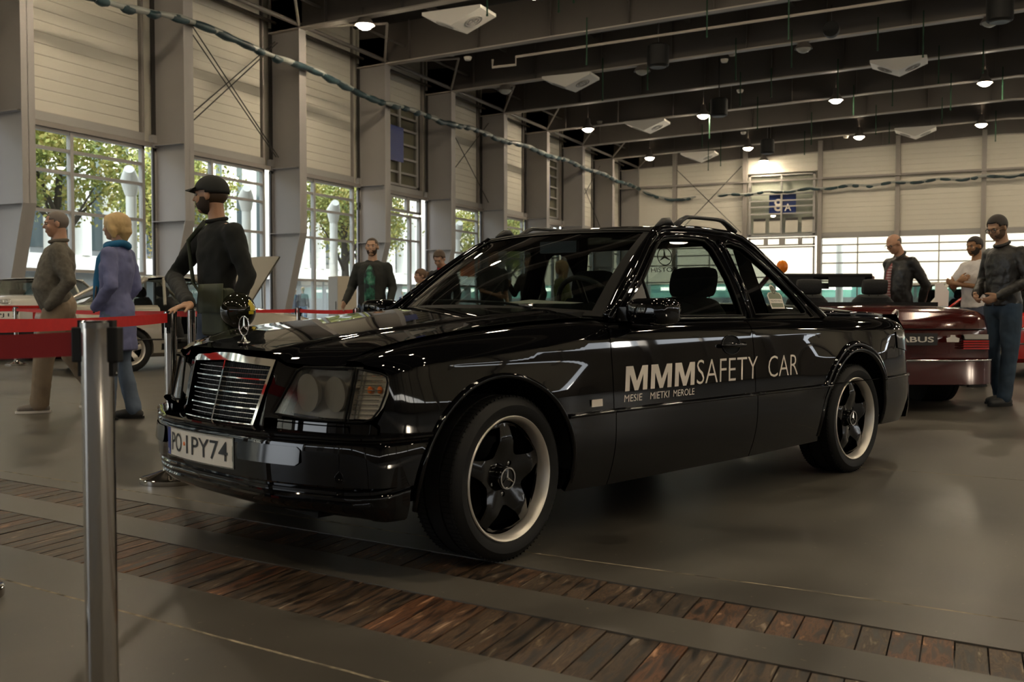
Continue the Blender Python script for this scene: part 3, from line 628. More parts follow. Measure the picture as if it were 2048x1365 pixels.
for sd in (1, -1):
    B = lambda X, v, s=sd: body(X, v, s)
    BC = lambda X, v, s=sd: body(X, v, s, .012)
    # front fender, above the side moulding
    top = [(x, float(vtop(x, YH(x)))) for x in np.linspace(XD+.002, .583, 26)]
    fo = [(XD+.002, .524)]+top[0:1]+top[1:]+[(.565, .764), (.530, .747), (.516, .715), (.520, .66), (.536, .60), (.552, .56), (.552, .524), (.365, .524)]+[p for p in arc(.03, .305, .392, 34, 146) if p[1] > .526]+[(-.30, .524)]
    panel('front_fender', fo[::-1], B, M['paint'], TP, sign=-sd)
    # door skin
    dt = [(x, float(vtop(x, .79))) for x in np.linspace(XE+.003, XD-.003, 22)]
    door = panel('door', [(XD-.003, .524)]+dt[::-1]+[(XE+.003, .524)], B, M['paint'], TP, sign=-sd)
    # bed side
    bt = [(x, float(vtop(x, .69))) for x in np.linspace(XR+.03, XE-.003, 40)]
    bo = [(XE-.003, .524)]+bt[::-1]+[(XR, .80), (XR, .524)]+[p for p in arc(-2.8, .305, .40, 146, 34) if p[1] > .526][::-1]
    bed = panel('bed_side', bo, B, M['paint'], TP, sign=-sd)
    # cladding below the moulding
    panel('side_cladding', [(XD+.002, .522), (-.318, .522)]+[p for p in arc(.03, .305, .40, 150, 178, 6)]+[(-.34, .215), (XD+.002, .205)], BC, M['paint'], TP, sign=-sd, thick=.02)
    panel('side_cladding', [(XE+.003, .522), (XD-.003, .522), (XD-.003, .205), (XE+.003, .205)], BC, M['paint'], TP, sign=-sd, thick=.02)
    panel('side_cladding', [(-2.47, .522), (XE-.003, .522), (XE-.003, .205), (-2.42, .215)]+arc(-2.8, .305, .40, 350, 394, 6), BC, M['paint'], TP, sign=-sd, thick=.02)
    panel('rear_bumper_side', [(XR-.02, .522), (-3.13, .522)]+arc(-2.8, .305, .40, 147, 186, 7)[0:]+[(-3.17, .24), (-3.50, .235), (-3.60, .30)], BC, M['paint'], TP, sign=-sd, thick=.02)
    for a, b in ((-.318, XD+.004), (XD-.005, XE+.005), (XE-.005, -2.465), (-3.135, XR-.02)):
        mb = MB(); mb.tube([body(x, .522, sd, .0145) for x in np.linspace(a, b, 14)], .0075, 8, sq=(1, 1)); mb.build('side_moulding', M['paint'], TP, 180)
    # wheel arch lips and liners
    for cx, rr, w0 in ((.03, .392, 0), (-2.8, .40, 1)):
        pts = [body(x, z, sd, .004) for x, z in arc(cx, .305, rr+.004, -8, 188, 34)]
        MB().tube(pts, .011 if w0 == 0 else .016, 8).build('arch_lip', M['paint'], TP, 180)
        if w0: 
            for dr, oo in ((.035, .006),): MB().tube([body(x, z, sd, oo-.012) for x, z in arc(cx, .305, rr+dr, 20, 160, 30)], .02, 8).build('arch_flare', M['paint'], TP, 180)
        P = [[(x, sd*(.86-k), z) for k in (0, .08, .30)] for x, z in arc(cx, .305, rr-.002, 0, 180, 30)]
        MB().grid(P).build('arch_liner', M['gasket'], TP, 180)
# mirrored sill underside and floor pan
MB().box((-1.4, 0, .30), (4.1, 1.15, .16)).build('underbody', M['gasket'], TP)
MB().box((-1.35, 0, .225), (1.9, 1.5, .04)).build('underbody', M['gasket'], TP)
for sd in (1, -1):
    MB().box((-1.42, sd*.70, .50), (2.0, .10, .5)).build('inner_side', M['gasket'], TP)
# hood
def Zh(X, y):
    zc = hz(X); a = np.abs(y); yc = .31+.24*np.clip((.62-X)/1.1, 0, 1)
    st = np.clip((a-yc)/.07, 0, 1); st = st*st*(3-2*st)
    edge = zsF(X)+.012; d = np.clip((a-yc)/(.73-yc), 0, 1)
    return (zc-.015*(a/.6)**2)*(1-d**2.2)+edge*d**2.2-.010*st*(1-d)
hz = interp([.70, .66, .60, .5, .3, 0, -.3, -.5], [.782, .797, .815, .835, .868, .905, .938, .957])
hf = interp([0, .30, .36, .45, .55, .65, .73], [.684, .680, .665, .650, .622, .587, .54])
ht = interp([0, .30, .335, .40, .60, .75], [.795, .795, .785, .756, .750, .750])
def hood(X, y):
    X = np.asarray(X, float); y = np.asarray(y, float); a = np.abs(y); z = Zh(X, y); xf = hf(a); z0 = Zh(xf, a)
    t = np.clip((X-(xf-.11))/.11, 0, 1.05); return X, y, z-(z0-ht(a))*t**2.6
ho = [(float(x), float(YH(x)-.003)) for x in np.linspace(.580, -.56, 22)]+[(-.53, .5), (-.51, .25), (-.50, 0)]
ho = ho+[(x, -y) for x, y in ho[::-1][1:]]
fr = [(float(hf(y)), -y) for y in (.650, .6, .55, .5, .45, .40, .36, .33, .30, .2, .1, 0)]
fr = fr+[(x, -y) for x, y in fr[::-1][1:]]
panel('hood', (ho+fr)[::-1], hood, M['paint'], TP, sign=1, thick=.025)
# cowl and wipers
cw = lambda X, y: (X, y, .945-.03*(np.abs(y)/.7)**2-.06*np.clip(-.5-X, 0, 1))
panel('cowl', [(-.50, -.70), (-.50, .70), (-.76, .72), (-.60, .35), (-.56, 0), (-.60, -.35), (-.76, -.72)], cw, M['gasket'], TP, thick=.02)
wp = [(-.55, .45, .955), (-.60, .2, .975), (-.62, -.15, .985), (-.66, -.5, .985)]
MB().tube(wp, .007, 6).build('wiper', M['trim'], TP, 60)
# ---- cabin
def GY(X, z): return .792-.30*(z-.9)-.42*np.maximum(z-.9, 0)**2
def gsurf(s, off=0): return lambda X, z: (X, s*(GY(X, z)+off), z)
Ax = lambda z: -.685-(z-.90)*1.375
outer = [(-.66, .893), (-1.16, 1.262), (-1.235, 1.312), (-1.32, 1.335), (-1.6, 1.347), (-1.9, 1.338), (-2.0, 1.318), (-2.07, 1.28), (-2.30, 1.075), (-2.46, .955), (-2.56, .893)]
doorwin = [(-.985, .912), (-.985, 1.075), (-1.19, 1.235), (-1.255, 1.272), (-1.33, 1.287), (-1.55, 1.295), (-1.635, 1.288), (-1.672, 1.25), (-1.70, 1.1), (-1.715, .912)]
mtri = [(-.735, .912), (-.965, .912), (-.965, 1.06)]
qwin = [(-1.835, .915), (-1.815, 1.1), (-1.79, 1.25), (-1.81, 1.278), (-1.87, 1.285), (-1.97, 1.262), (-2.10, 1.165), (-2.28, 1.015), (-2.355, .93), (-2.34, .915)]
for sd in (1, -1):
    cf = panel('cabin_frame', outer[::-1], gsurf(sd), M['paint'], TP, holes=(doorwin, mtri, qwin), step=.035, thick=.03, sign=-sd, back=True)
    panel('door_glass', doorwin[::-1], gsurf(sd, -.012), M['sideglass'], TP, step=.06, sign=-sd, edge=False)
    panel('mirror_triangle', mtri, gsurf(sd, .004), M['trim'], TP, step=.06, sign=-sd)
    panel('quarter_glass', qwin[::-1], gsurf(sd, -.010), M['sideglass'], TP, step=.06, sign=-sd, edge=False)
    for w_ in (doorwin, qwin):
        MB().tube([(x, sd*(GY(x, z)+.001), z) for x, z in densify(w_, .05)], .0055, 6, closed=True).build('window_seal', M['gasket'], TP, 180)
    # raised door frame line and body seams
    fl = [(-.735, .90), (-.95, 1.075), (-1.205, 1.258), (-1.29, 1.295), (-1.45, 1.31), (-1.66, 1.308), (-1.72, 1.285), (-1.745, 1.2), (-1.765, 1.05), (-1.775, .90)]
    MB().tube([(x, sd*(GY(x, z)+.003), z) for x, z in fl], .007, 8).build('door_frame', M['paint'], TP, 180)
    MB().tube([(x, sd*(GY(x, z)+.006), z) for x, z in [(-.67, .905), (-.93, 1.10), (-1.17, 1.275), (-1.27, 1.325), (-1.40, 1.343), (-1.62, 1.352), (-1.88, 1.345), (-2.0, 1.325), (-2.08, 1.28), (-2.30, 1.08), (-2.46, .96), (-2.55, .90)]], .014, 8).build('drip_rail', M['paint'], TP, 180)
    for w_ in (.012,): MB().tube([(x, sd*(GY(x, z)+.004), z) for x, z in [(-1.775, .90), (-1.80, 1.05), (-1.79, 1.24), (-1.765, 1.30)]], w_, 8).build('pillar_trim', M['paint'], TP, 180)
    MB().tube([(x, sd*(GY(x, z)+.004), z) for x, z in [(-1.86, 1.30), (-1.95, 1.285), (-2.02, 1.245), (-2.16, 1.13), (-2.32, .99), (-2.42, .905)]], .008, 8).build('pillar_trim', M['paint'], TP, 180)
    # belt strip
    MB().tube([(x, sd*(.800), .901) for x in np.linspace(-.72, -1.72, 8)], .006, 6).build('belt_strip', M['trim'], TP, 180)
# roof
rz = interp([-1.17, -1.22, -1.3, -1.5, -1.7, -1.9, -2.0, -2.05], [1.338, 1.349, 1.361, 1.380, 1.384, 1.372, 1.350, 1.325])
def roof(X, y):
    a = np.abs(y)/.60; X2 = X-.07*a**2*np.clip((X+1.6)/.4, -.2, 1); return X2, y, rz(X)-(rz(X)-1.330)*a**4*.9-.012*a**2
panel('roof', [(-1.17, -.59), (-1.17, .59), (-2.04, .575), (-2.04, -.575)][::-1], roof, M['paint'], TP, thick=.03, step=.05, sign=1, back=True)
# roof rails
for sd in (1, -1):
    rp = [(-1.30, 1.345), (-1.36, 1.372), (-1.40, 1.375), (-1.44, 1.36)]
    pts = [(-1.48, 1.352), (-1.53, 1.385), (-1.575, 1.403), (-1.65, 1.407), (-1.85, 1.408), (-1.90, 1.404), (-1.95, 1.385), (-2.01, 1.352)]
    MB().tube([(x, sd*.545, z+.006) for x, z in pts], [.016, .013, .011, .010, .010, .011, .013, .018], 10, sq=(1.4, 1)).build('roof_rail', M['trim'], TP, 180)
    MB().tube([(x, sd*.56, z) for x, z in rp], [.008, .02, .022, .008], 10, sq=(1, 1)).build('roof_rail_foot', M['trim'], TP, 180)
# windshield
def wsh(u, v):   # u across -1..1, v 0..1 up
    a = np.abs(u); xb = -.475-.245*a**2.1; xt = -1.185-.075*a**2; yb = .725*u; yt = .575*u
    zb = .948-.03*a**2; zt = 1.338-.012*a**2
    bow = .03*np.sin(math.pi*np.clip(v, 0, 1))*(1-.3*a)
    return xb+(xt-xb)*v+bow*.5, yb+(yt-yb)*v, zb+(zt-zb)*v+bow*.9
panel('windshield', [(-1, 0), (1, 0), (1, 1), (-1, 1)], wsh, M['glass'], TP, step=.1, sign=1, edge=False)
for v0, v1, nm in ((.955, 1.02, 'header_seal'), (-.02, .03, 'lower_seal')):
    panel(nm, [(-1, v0), (1, v0), (1, v1), (-1, v1)], lambda u, v: tuple(c+d for c, d in zip(wsh(u, v), (.003, 0, .003))), M['gasket'], TP, step=.1, sign=1, edge=False)
for sd in (1, -1):
    pts = [wsh(np.array(sd*1.0), np.array(t)) for t in np.linspace(-.02, 1.0, 12)]
    MB().tube([(float(p[0])-.012, float(p[1])+sd*.012, float(p[2])) for p in pts], .027, 12, sq=(1, .8)).build('windshield_pillar', M['paint'], TP, 180)
    panel('windshield_seal', [(sd*.93, .0), (sd*1.0, 0), (sd*1.0, 1), (sd*.94, 1)], lambda u, v: tuple(c+d for c, d in zip(wsh(u, v), (.003, 0, .003))), M['gasket'], TP, step=.1, sign=1, edge=False)
# rear window, its surround, and the star seen through it
rw = lambda y, z: (-2.03-(1.33-z)*.18, y, z)
panel('rear_bulkhead', [(-.70, .60), (.70, .60), (.71, .90), (.58, 1.335), (-.58, 1.335), (-.71, .90)], rw, M['gasket'], TP, holes=[[(-.60, .965), (.60, .965), (.575, 1.05), (.52, 1.27), (.49, 1.29), (-.49, 1.29), (-.52, 1.27), (-.575, 1.05)]], step=.08, back=True)
panel('rear_glass', [(-.61, .96), (.61, .96), (.51, 1.295), (-.51, 1.295)], lambda y, z: (rw(y, z)[0]-.01, y, z), M['glass'], TP, step=.2, edge=False)
def star(mb, T, r=1, ring=.09, arm=.14, h=(0, .2), n=36):
    for k in range(n):
        a, b = 2*math.pi*k/n, 2*math.pi*(k+1)/n; q = [(math.cos(a), math.sin(a)), (math.cos(b), math.sin(b))]
        mb.prism([(q[0][0]*r, q[0][1]*r), (q[1][0]*r, q[1][1]*r), (q[1][0]*r*(1-ring), q[1][1]*r*(1-ring)), (q[0][0]*r*(1-ring), q[0][1]*r*(1-ring))], h[0], h[1], T)
    for k in range(3):
        a = math.pi/2+k*2*math.pi/3; d = (math.cos(a), math.sin(a)); p = (-d[1], d[0]); tip = (d[0]*r*.97, d[1]*r*.97); c = .16*r
        for s in (1, -1):
            b2 = (math.cos(a+s*math.pi/3)*c, math.sin(a+s*math.pi/3)*c)
            vs = [T(tip[0], tip[1], h[0]), T(b2[0], b2[1], h[0]), T(0, 0, h[0]), T(tip[0], tip[1], h[1]*.9), T(b2[0], b2[1], h[1]*.5), T(0, 0, h[1]*1.2)]
            mb.add(vs, [(0, 1, 2), (3, 5, 4), (0, 3, 4, 1), (1, 4, 5, 2), (2, 5, 3, 0)])
    return mb
st = MB(); star(st, lambda u, v, h: (rw(0, 1.243+v*.052)[0]+.004+h*.002, (.069+u*.052), 1.243+v*.052), 1, .1, h=(0, .5)); st.build('window_star_decal', M['ink'], TP)
lettering('window_lettering', 'T HISTOR', lambda x, y, z: (rw(0, 1.155+y)[0]+.004, -.09+x, 1.155+y), M['ink'], TP, fit=(.24, .026))
# interior
MB().box((-.86, 0, .84), (.42, 1.36, .14)).box((-.80, 0, .918), (.40, 1.30, .03)).build('dashboard', M['dash'], TP)
MB().box((-.80, .38, .945), (.20, .34, .05)).build('instrument_hood', M['dash'], TP)
sw = Matrix.Rotation(R(-62), 3, 'Y')
mb = MB(); mb.tube([Vector((-1.02, .38, .93))+sw @ Vector((.185*math.cos(a), .185*math.sin(a), 0)) for a in np.linspace(0, 2*math.pi, 33)[:-1]], .013, 8, closed=True)
for a in (0, 2.1, 4.2): mb.tube([Vector((-1.02, .38, .93)), Vector((-1.02, .38, .93))+sw @ Vector((.18*math.cos(a), .18*math.sin(a), 0))], .012, 6)
mb.sphere((-1.02, .38, .93), (.05, .05, .05)); mb.build('steering_wheel', M['trim'], TP, 60)
def seat(parent, c, m, s=1, lean=.22, hr=True, name='seat'):
    b = Matrix.Rotation(-lean, 3, 'Y'); x, y, z = c
    mb = MB(); prof = [(-.25, 0), (-.24, .05), (-.2, .075), (.2, .075), (.24, .05), (.25, 0)]
    sec = []
    for t, wv in ((0, .22), (.15, .25), (.45, .26), (.6, .22), (.66, .16)):
        o = b @ Vector((0, 0, t*s)); row = []
        for q in range(16):
            a = 2*math.pi*q/16; cx, cy = math.cos(a), math.sin(a)
            row.append(Vector(c)+o+b @ Vector((.07*s*math.copysign(abs(cx)**.6, cx), wv*s*math.copysign(abs(cy)**.6, cy), 0)))
        sec.append(row)
    mb.grid(sec, closed_v=True).add([p for p in sec[-1]], [tuple(range(16))]); st_ = mb.build('%s_back' % name, m, parent, 60)
    mb = MB(); sec = []
    for t, h in ((-.05, .06), (.1, .09), (.4, .09), (.5, .05)):
        sec.append([Vector(c)+Vector((t*s, .26*s*math.copysign(abs(math.cos(a))**.5, math.cos(a)), h*math.sin(a)*s)) for a in np.linspace(0, 2*math.pi, 17)[:-1]])
    mb.grid(sec, closed_v=True).add(sec[-1], [tuple(range(16))]).build('%s_cushion' % name, m, parent, 60)
    if hr:
        o = Vector(c)+b @ Vector((0, 0, .76*s)); mb = MB(); sec = []
        for t, k in ((-.13, .6), (-.125, .9), (-.08, 1), (.08, 1), (.125, .9), (.13, .6)):
            sec.append([o+b @ Vector((.05*s*k*math.cos(a), t*s*1.0, .085*s*k*math.copysign(abs(math.sin(a))**.7, math.sin(a)))) for a in np.linspace(0, 2*math.pi, 15)[:-1]])
        mb.grid(sec, closed_v=True).add(sec[0], [tuple(range(14))]).add(sec[-1], [tuple(range(14))]).build('headrest', m, parent, 60)
        mb = MB()
        for k in (-.05, .05): mb.tube([Vector(c)+b @ Vector((0, k, .6*s)), Vector(c)+b @ Vector((0, k, .72*s))], .006, 6)
        mb.build('headrest_post', M['dullchrome'], parent)
for y in (.36, -.36): seat(TP, (-1.72, y, .35), M['fabric'], lean=.25)
# papers behind the windshield
pp = MB(); pp.add([(-.70, .08, .972), (-.74, .42, .962), (-.93, .42, .975), (-.90, .10, .99)], [(0, 1, 2, 3)]); po = pp.build('dash_paper', M['paper']); po.parent = None
po.matrix_world = truck.matrix_basis.copy(); tag(po, 'white printed sheet lying on the dashboard of the black pickup', 'paper')
# inner mirror
MB().box((-1.22, 0, 1.265), (.03, .22, .06), M=Matrix.Rotation(.2, 3, 'Z')).build('inner_mirror', M['trim'], TP)
# door mirrors
for sd in (1, -1):
    mb = MB(); sec = []
    for t, k in ((0, .72), (.02, .92), (.05, 1), (.15, 1), (.185, .93), (.205, .75), (.212, .4)):
        sec.append([(-.775+.075*k*math.copysign(abs(math.cos(a))**.55, math.cos(a)), sd*(.84+t), .935+.058*k*math.copysign(abs(math.sin(a))**.5, math.sin(a))) for a in np.linspace(0, 2*math.pi, 25)[:-1]])
    mb.grid(sec, closed_v=True).add(sec[-1], [tuple(range(24))]).add(sec[0], [tuple(range(24))])
    mo = mb.build('door_mirror', M['paint'], TP, 50)
    MB().box((-.775, sd*.825, .925), (.09, .08, .06)).build('mirror_arm', M['trim'], mo)
# door handle, indicator, seams
for sd in (1, -1):
    bx = lambda x, z, o=0, s=sd: tuple(float(q) for q in body(x, z, s, o))
    cup = [(-1.52+.078*math.cos(a), .772+.046*math.sin(a)) for a in np.linspace(0, 2*math.pi, 25)[:-1]]
    MB().tube([bx(x, z, .0015) for x, z in cup], .0035, 6, closed=True).build('handle_cup', M['paint'], TP, 180)
    panel('handle_recess', cup, lambda X, v, s=sd: body(X, v, s, .0008), M['gasket'], TP, sign=-sd, step=.03, edge=False)
    MB().tube([bx(x, .772, o) for x, o in ((-1.625, .006), (-1.60, .022), (-1.52, .028), (-1.45, .026), (-1.42, .008))], [.008, .015, .017, .015, .008], 12, sq=(1, .8)).build('door_handle', M['paint'], TP, 180)
    panel('side_indicator', [(-.535, .548), (-.465, .548), (-.465, .578), (-.535, .578)], lambda X, v, s=sd: body(X, v, s, .006), M['sticker'], TP, sign=-sd, step=.03, thick=.006)
# lettering on the left flank
def onside(x0, z0, lift=.0018, sl=0): return lambda x, y, z: tuple(float(q) for q in body(x0-x, z0+y+x*sl, 1, lift))
mp = [(0, 0), (.20, 0), (.255, .66), (.43, 0), (.59, 0), (.86, .66), (.80, 0), (1.0, 0), (1.10, 1), (.84, 1), (.55, .38), (.42, 1), (.10, 1)]
for k in range(3):
    mt_ = onside(-.690-k*.183, .598); panel('lettering', [(-.690-k*.176-u*.152, .598+v*.105) for u, v in mp], lambda X, v: body(X, v, 1, .0018), M['sticker'], TP, step=.03, sign=-1, edge=False)
lettering('lettering', 'SAFETY', onside(-1.215, .598), M['sticker'], TP, fit=(.535, .112), shear=.12, offset=-.012)
lettering('lettering', 'CAR', onside(-1.845, .598), M['sticker'], TP, fit=(.29, .108), shear=.12, offset=-.012)
for s_, x0, w_ in (('MESIE', -.682, .125), ('MIETKI', -.862, .14), ('MEROLE', -1.03, .165)):
    lettering('lettering', s_, onside(x0, .553), M['sticker'], TP, fit=(w_, .030), shear=.12, offset=0)
# quarter window sticker: tag shape with a star in its round head
sx, sz = -2.10, .945
def onq(o=0): return lambda u, v, h=0: (sx-u, float(GY(0, sz+v)-.010)+.002+o+h*.001, sz+v)
def decal(name, poly, m, o, parent=TP):
    mb = MB(); mb.prism(poly, 0, .6, onq(o)); return mb.build(name, m, parent)
head = [(.0+.026*math.cos(a), .103+.026*math.sin(a)) for a in np.linspace(-.6, math.pi+.6, 14)]
tagp = [(-.068, .0), (.066, .0), (.072, .07), (.055, .085)]+head+[(-.055, .085), (-.075, .07)]
so = decal('window_sticker', [(x, y) for x, y in tagp], M['sticker'], 0)
decal('sticker_field', [(x*.86, .008+y*.88) for x, y in tagp], M['olive'], .0006, so)
decal('sticker_band', [(-.064, .03), (.063, .03), (.064, .052), (-.065, .052)], M['sticker'], .0012, so)
mb = MB(); star(mb, lambda u, v, h: onq(.0018)(u*.019, .098+v*.019, h), 1, .16, h=(0, .4)); mb.build('sticker_star', M['ink'], so)
lettering('sticker_lettering', 'MESIE MIETKI MEROLE', lambda x, y, z: onq(.0019)(-.056+x, .036+y), M['ink'], so, fit=(.112, .010))
# tonneau cover over the bed
tz = interp([-2.16, -2.25, -2.5, -3.0, -3.4, -3.52], [.955, .972, .978, .968, .945, .925])
def ton(X, y): a = np.abs(y)/.70; return X, y, tz(X)-.055*a**5-.008*a**2
panel('tonneau_cover', [(-2.16, -.69), (-2.16, .69), (-3.45, .69), (-3.53, .62), (-3.55, 0), (-3.53, -.62), (-3.45, -.69)][::-1], ton, M['paint'], TP, thick=.05, step=.05, sign=1)
for sd in (1, -1):
    MB().tube([(x, sd*(.715+o), z) for x, o, z in ((-2.62, -.02, .912), (-2.66, .01, .915), (-2.8, .012, .916), (-3.2, .008, .910), (-3.44, -.01, .898), (-3.49, -.03, .894))], [.008, .014, .015, .015, .013, .006], 10).build('bed_rail', M['paint'], TP, 180)
    # smoked tail lamp wrapping the corner
    panel('tail_lamp', [(-3.40, .70), (-3.40, .80), (-3.62, .815), (-3.62, .67)], lambda X, v, s=sd: body(X, v, s, .006), M['redlens'] if sd < 0 else M['rimblack'], TP, sign=-sd, step=.05, thick=.01)
    MB().tube([(-3.60, sd*.70, .905), (-3.64, sd*.70, .93), (-3.68, sd*.695, .93), (-3.70, sd*.69, .90), (-3.68, sd*.69, .86), (-3.64, sd*.69, .845)], .008, 8).build('lashing_loop', M['chrome'], TP, 180)
# tail end
tail = lambda y, z: (-3.645-.05*(1-(np.abs(y)/.78)**3)+.02*(z-.6), y, z)
panel('tailgate', [(-.755, .53), (.755, .53), (.76, .80), (.70, .905), (-.70, .905), (-.76, .80)], tail, M['paint'], TP, step=.08, sign=-1)
pc = [(-3.60, -.795), (-3.66, -.775), (-3.72, -.70), (-3.765, -.56), (-3.79, -.3), (-3.80, 0)]; pc = pc+[(x, -y) for x, y in pc[::-1][1:]]
def sweep(curve, prof, fn=1):
    c = np.array(curve, float); d = np.gradient(c, axis=0); n = np.stack([d[:, 1], -d[:, 0]], 1)*fn; n /= np.linalg.norm(n, axis=1)[:, None]
    return [[(p[0]+q[0]*o, p[1]+q[1]*o, z) for o, z in prof] for p, q in zip(c, n)]
def smooth_curve(pts, n):
    t = np.arange(len(pts)); a = interp(t, [p[0] for p in pts]); b = interp(t, [p[1] for p in pts]); u = np.linspace(0, len(pts)-1, n); return list(zip(a(u), b(u)))
MB().grid(sweep(smooth_curve(pc, 41), [(-.12, .524), (0, .524), (.012, .50), (.012, .32), (0, .25), (-.1, .24)], -1)).build('rear_bumper', M['paint'], TP, 40)
# ---- front end
pcf = [(.30, -.874), (.44, -.866), (.56, -.842), (.645, -.765), (.695, -.655), (.742, -.52), (.776, -.37), (.790, -.19), (.794, 0)]
pcf = pcf+[(x, -y) for x, y in pcf[::-1][1:]]
cur = smooth_curve(pcf, 97); cur = [p for p in cur if p[0] > .352]
pa = [(-.14, .524), (-.02, .526), (.008, .524), (.013, .518), (.012, .511), (.002, .506), (.0, .499), (.009, .494), (.011, .488), (.012, .45), (.012, .40), (.010, .352), (.004, .345)]
liftz = lambda o, z: (o, z)
endx = interp([.20, .237, .36, .467, .517, .53], [.125, .12, .10, .055, .01, .0])
def ends(curve, G):
    out = []
    for (cx, cy), row in zip(curve, G):
        k = min(1, max(0, (.64-cx)/.28)); out.append([(x+k*float(endx(z)), y, z+(k*.026 if z > .292 and z < .35 else 0)) for x, y, z in row])
    return out
fb = sweep(cur, pa); MB().grid(ends(cur, fb)).build('front_bumper', M['paint'], TP, 35)
pb = [(.004, .345), (-.002, .340), (.003, .334), (.003, .324), (-.003, .319), (.001, .313), (.0, .303), (-.007, .297), (-.003, .290), (-.008, .280), (-.03, .258), (-.065, .240), (-.14, .232), (-.3, .235)]
def under(curve, G):   # the lower lip drops square towards the wheels
    out = []
    for (cx, cy), row in zip(curve, G):
        k = min(1, max(0, (.72-cx)/.22)); r0 = row[3]; out.append([(x+(r0[0]-x)*k*.85, y+(r0[1]-y)*k*.85, z) if z < .31 else (x, y, z) for x, y, z in row])
    return out
MB().grid(ends(cur, under(cur, sweep(cur, pb)))).build('front_spoiler', M['paint'], TP, 35)
cv = [(x-.006, y*.992) for x, y in cur if abs(y) < .84]
# valance strip under the lamps
va = [(.475, -.846), (.54, -.826), (.60, -.785), (.655, -.72), (.69, -.60), (.71, -.45), (.72, -.33)]
lampc = [(.548, .803), (.578, .768), (.612, .710), (.645, .635), (.670, .545), (.688, .455), (.70, .37)]
# distance along the lamp curve
lc = smooth_curve(lampc, 61); ls = np.concatenate([[0], np.cumsum([math.dist(a, b) for a, b in zip(lc[:-1], lc[1:])])])
lx = interp(ls, [p[0] for p in lc]); ly = interp(ls, [p[1] for p in lc])
def lampS(s, off=0, rake=.24): return lambda t, z: (lx(t)-rake*(z-.56)+off, s*(ly(t)+off*.6*np.clip((t-.45)*-3, 0, 1)), z)
SL = float(ls[-1]); td = float(ls[np.argmin([abs(p[1]-.70) for p in lc])])
t_in_t, t_in_b = SL-.065, SL-.005
corner_o = [(td-.006, .566), (td-.006, .744), (.03, .730), (.008, .720), (.0, .70), (.0, .66), (.010, .61), (.03, .578), (.06, .566)]
main_o = [(t_in_b, .575), (t_in_t-.02, .728), (t_in_t-.05, .742), (td+.006, .746), (td+.006, .566), (td+.15, .566)]
for sd in (1, -1):
    hl = empty('headlamp', parent=TP)
    panel('headlamp_glass', main_o, lampS(sd, .006), M['lens'], hl, sign=sd, step=.04, thick=.02)
    panel('lamp_backplate', main_o, lampS(sd, -.055), M['lampgrey'], hl, sign=sd, step=.05, edge=False)
    for q, rr in ((td+.085, .062), (td+.215, .068)):
        c = [float(v) for v in lampS(sd, -.02)(np.array(q), np.array(.652))]
        mb = MB(); mb.lathe([(rr, 0), (rr*.95, -.012), (rr*.7, -.03), (.016, -.045)], 28, 'X', (c[0], c[1], c[2])); mb.build('lamp_bowl', M['lampgrey'], hl, 60)
        MB().sphere((c[0]-.03, c[1], c[2]), .014).build('bulb', M['clearlens'], hl, 180)
    co = panel('corner_lamp', corner_o, lampS(sd, .008), M['clearlens'], TP, sign=sd, step=.04, thick=.02)
    pr_ = [(td-.012+(t-td+.006)*.93, .655+(z-.655)*.93) for t, z in corner_o]
    panel('corner_reflector', pr_, lampS(sd, -.022), M['reflector'], co, sign=sd, step=.04, edge=False)
    mb = MB()
    for k in range(9):
        z = .59+.0165*k; mb.tube([lampS(sd, .0035)(np.array(t), np.array(z)) for t in np.linspace(td-.012, .02, 8)], .0018, 4)
    mb.build('lens_ribs', M['reflector'], co)
    for t in (td-.055, td-.09):
        c = [float(v) for v in lampS(sd, -.012)(np.array(t), np.array(.672))]; MB().sphere(c, (.009, .010, .013)).build('amber_bulb', M['amber'], co, 180)
    ring = [lampS(sd, .009)(np.array(t), np.array(z)) for t, z in densify(corner_o, .03)]
    MB().tube(ring, .004, 6, closed=True).build('lamp_seal', M['gasket'], co, 180)
    MB().tube([lampS(sd, .007)(np.array(t), np.array(z)) for t, z in densify(main_o, .03)], .005, 6, closed=True).build('lamp_seal', M['gasket'], hl, 180)
    # painted strip below the lamps and beside the grille
    panel('lamp_valance', [(SL+.0, .519), (SL+.0, .560), (.02, .560), (.0, .545), (.0, .519)][::-1], lampS(sd, .010, .1), M['paint'], TP, sign=sd, step=.04, thick=.03)
    panel('valance_insert', [(SL-.03, .529), (SL-.03, .553), (td-.01, .551), (td-.01, .529)][::-1], lampS(sd, .013, -.35), M['chrome'] if 0 else M['paint'], TP, sign=sd, step=.04, thick=.01)
    # hood front face between the grille and the lamp
    panel('hood_nose', [(.258, .515), (.375, .515), (.41, .60), (.455, .752), (.40, .757), (.345, .780), (.318, .785)], lambda y, z, s=sd: (.712-.24*(z-.515)-.22*np.maximum(y-.30, 0), y*s, z), M['paint'], TP, sign=sd, step=.03, thick=.05)
    # flat glossy blanks in the bumper
    fy = [(.33, .335), (.60, .335), (.60, .425), (.33, .425)]
    bxf = interp([p[1] for p in cur if p[0] > .6 and p[1] >= 0], [p[0] for p in cur if p[0] > .6 and p[1] >= 0])
    panel('bumper_blank', [(.295, .425), (.305, .415), (.58, .415), (.595, .425), (.595, .468), (.58, .479), (.305, .479), (.295, .468)], lambda y, z, s=sd: (bxf(y)+.020-.12*(z-.445), y*s, z), M['rimblack'], TP, sign=sd, step=.03, thick=.012)
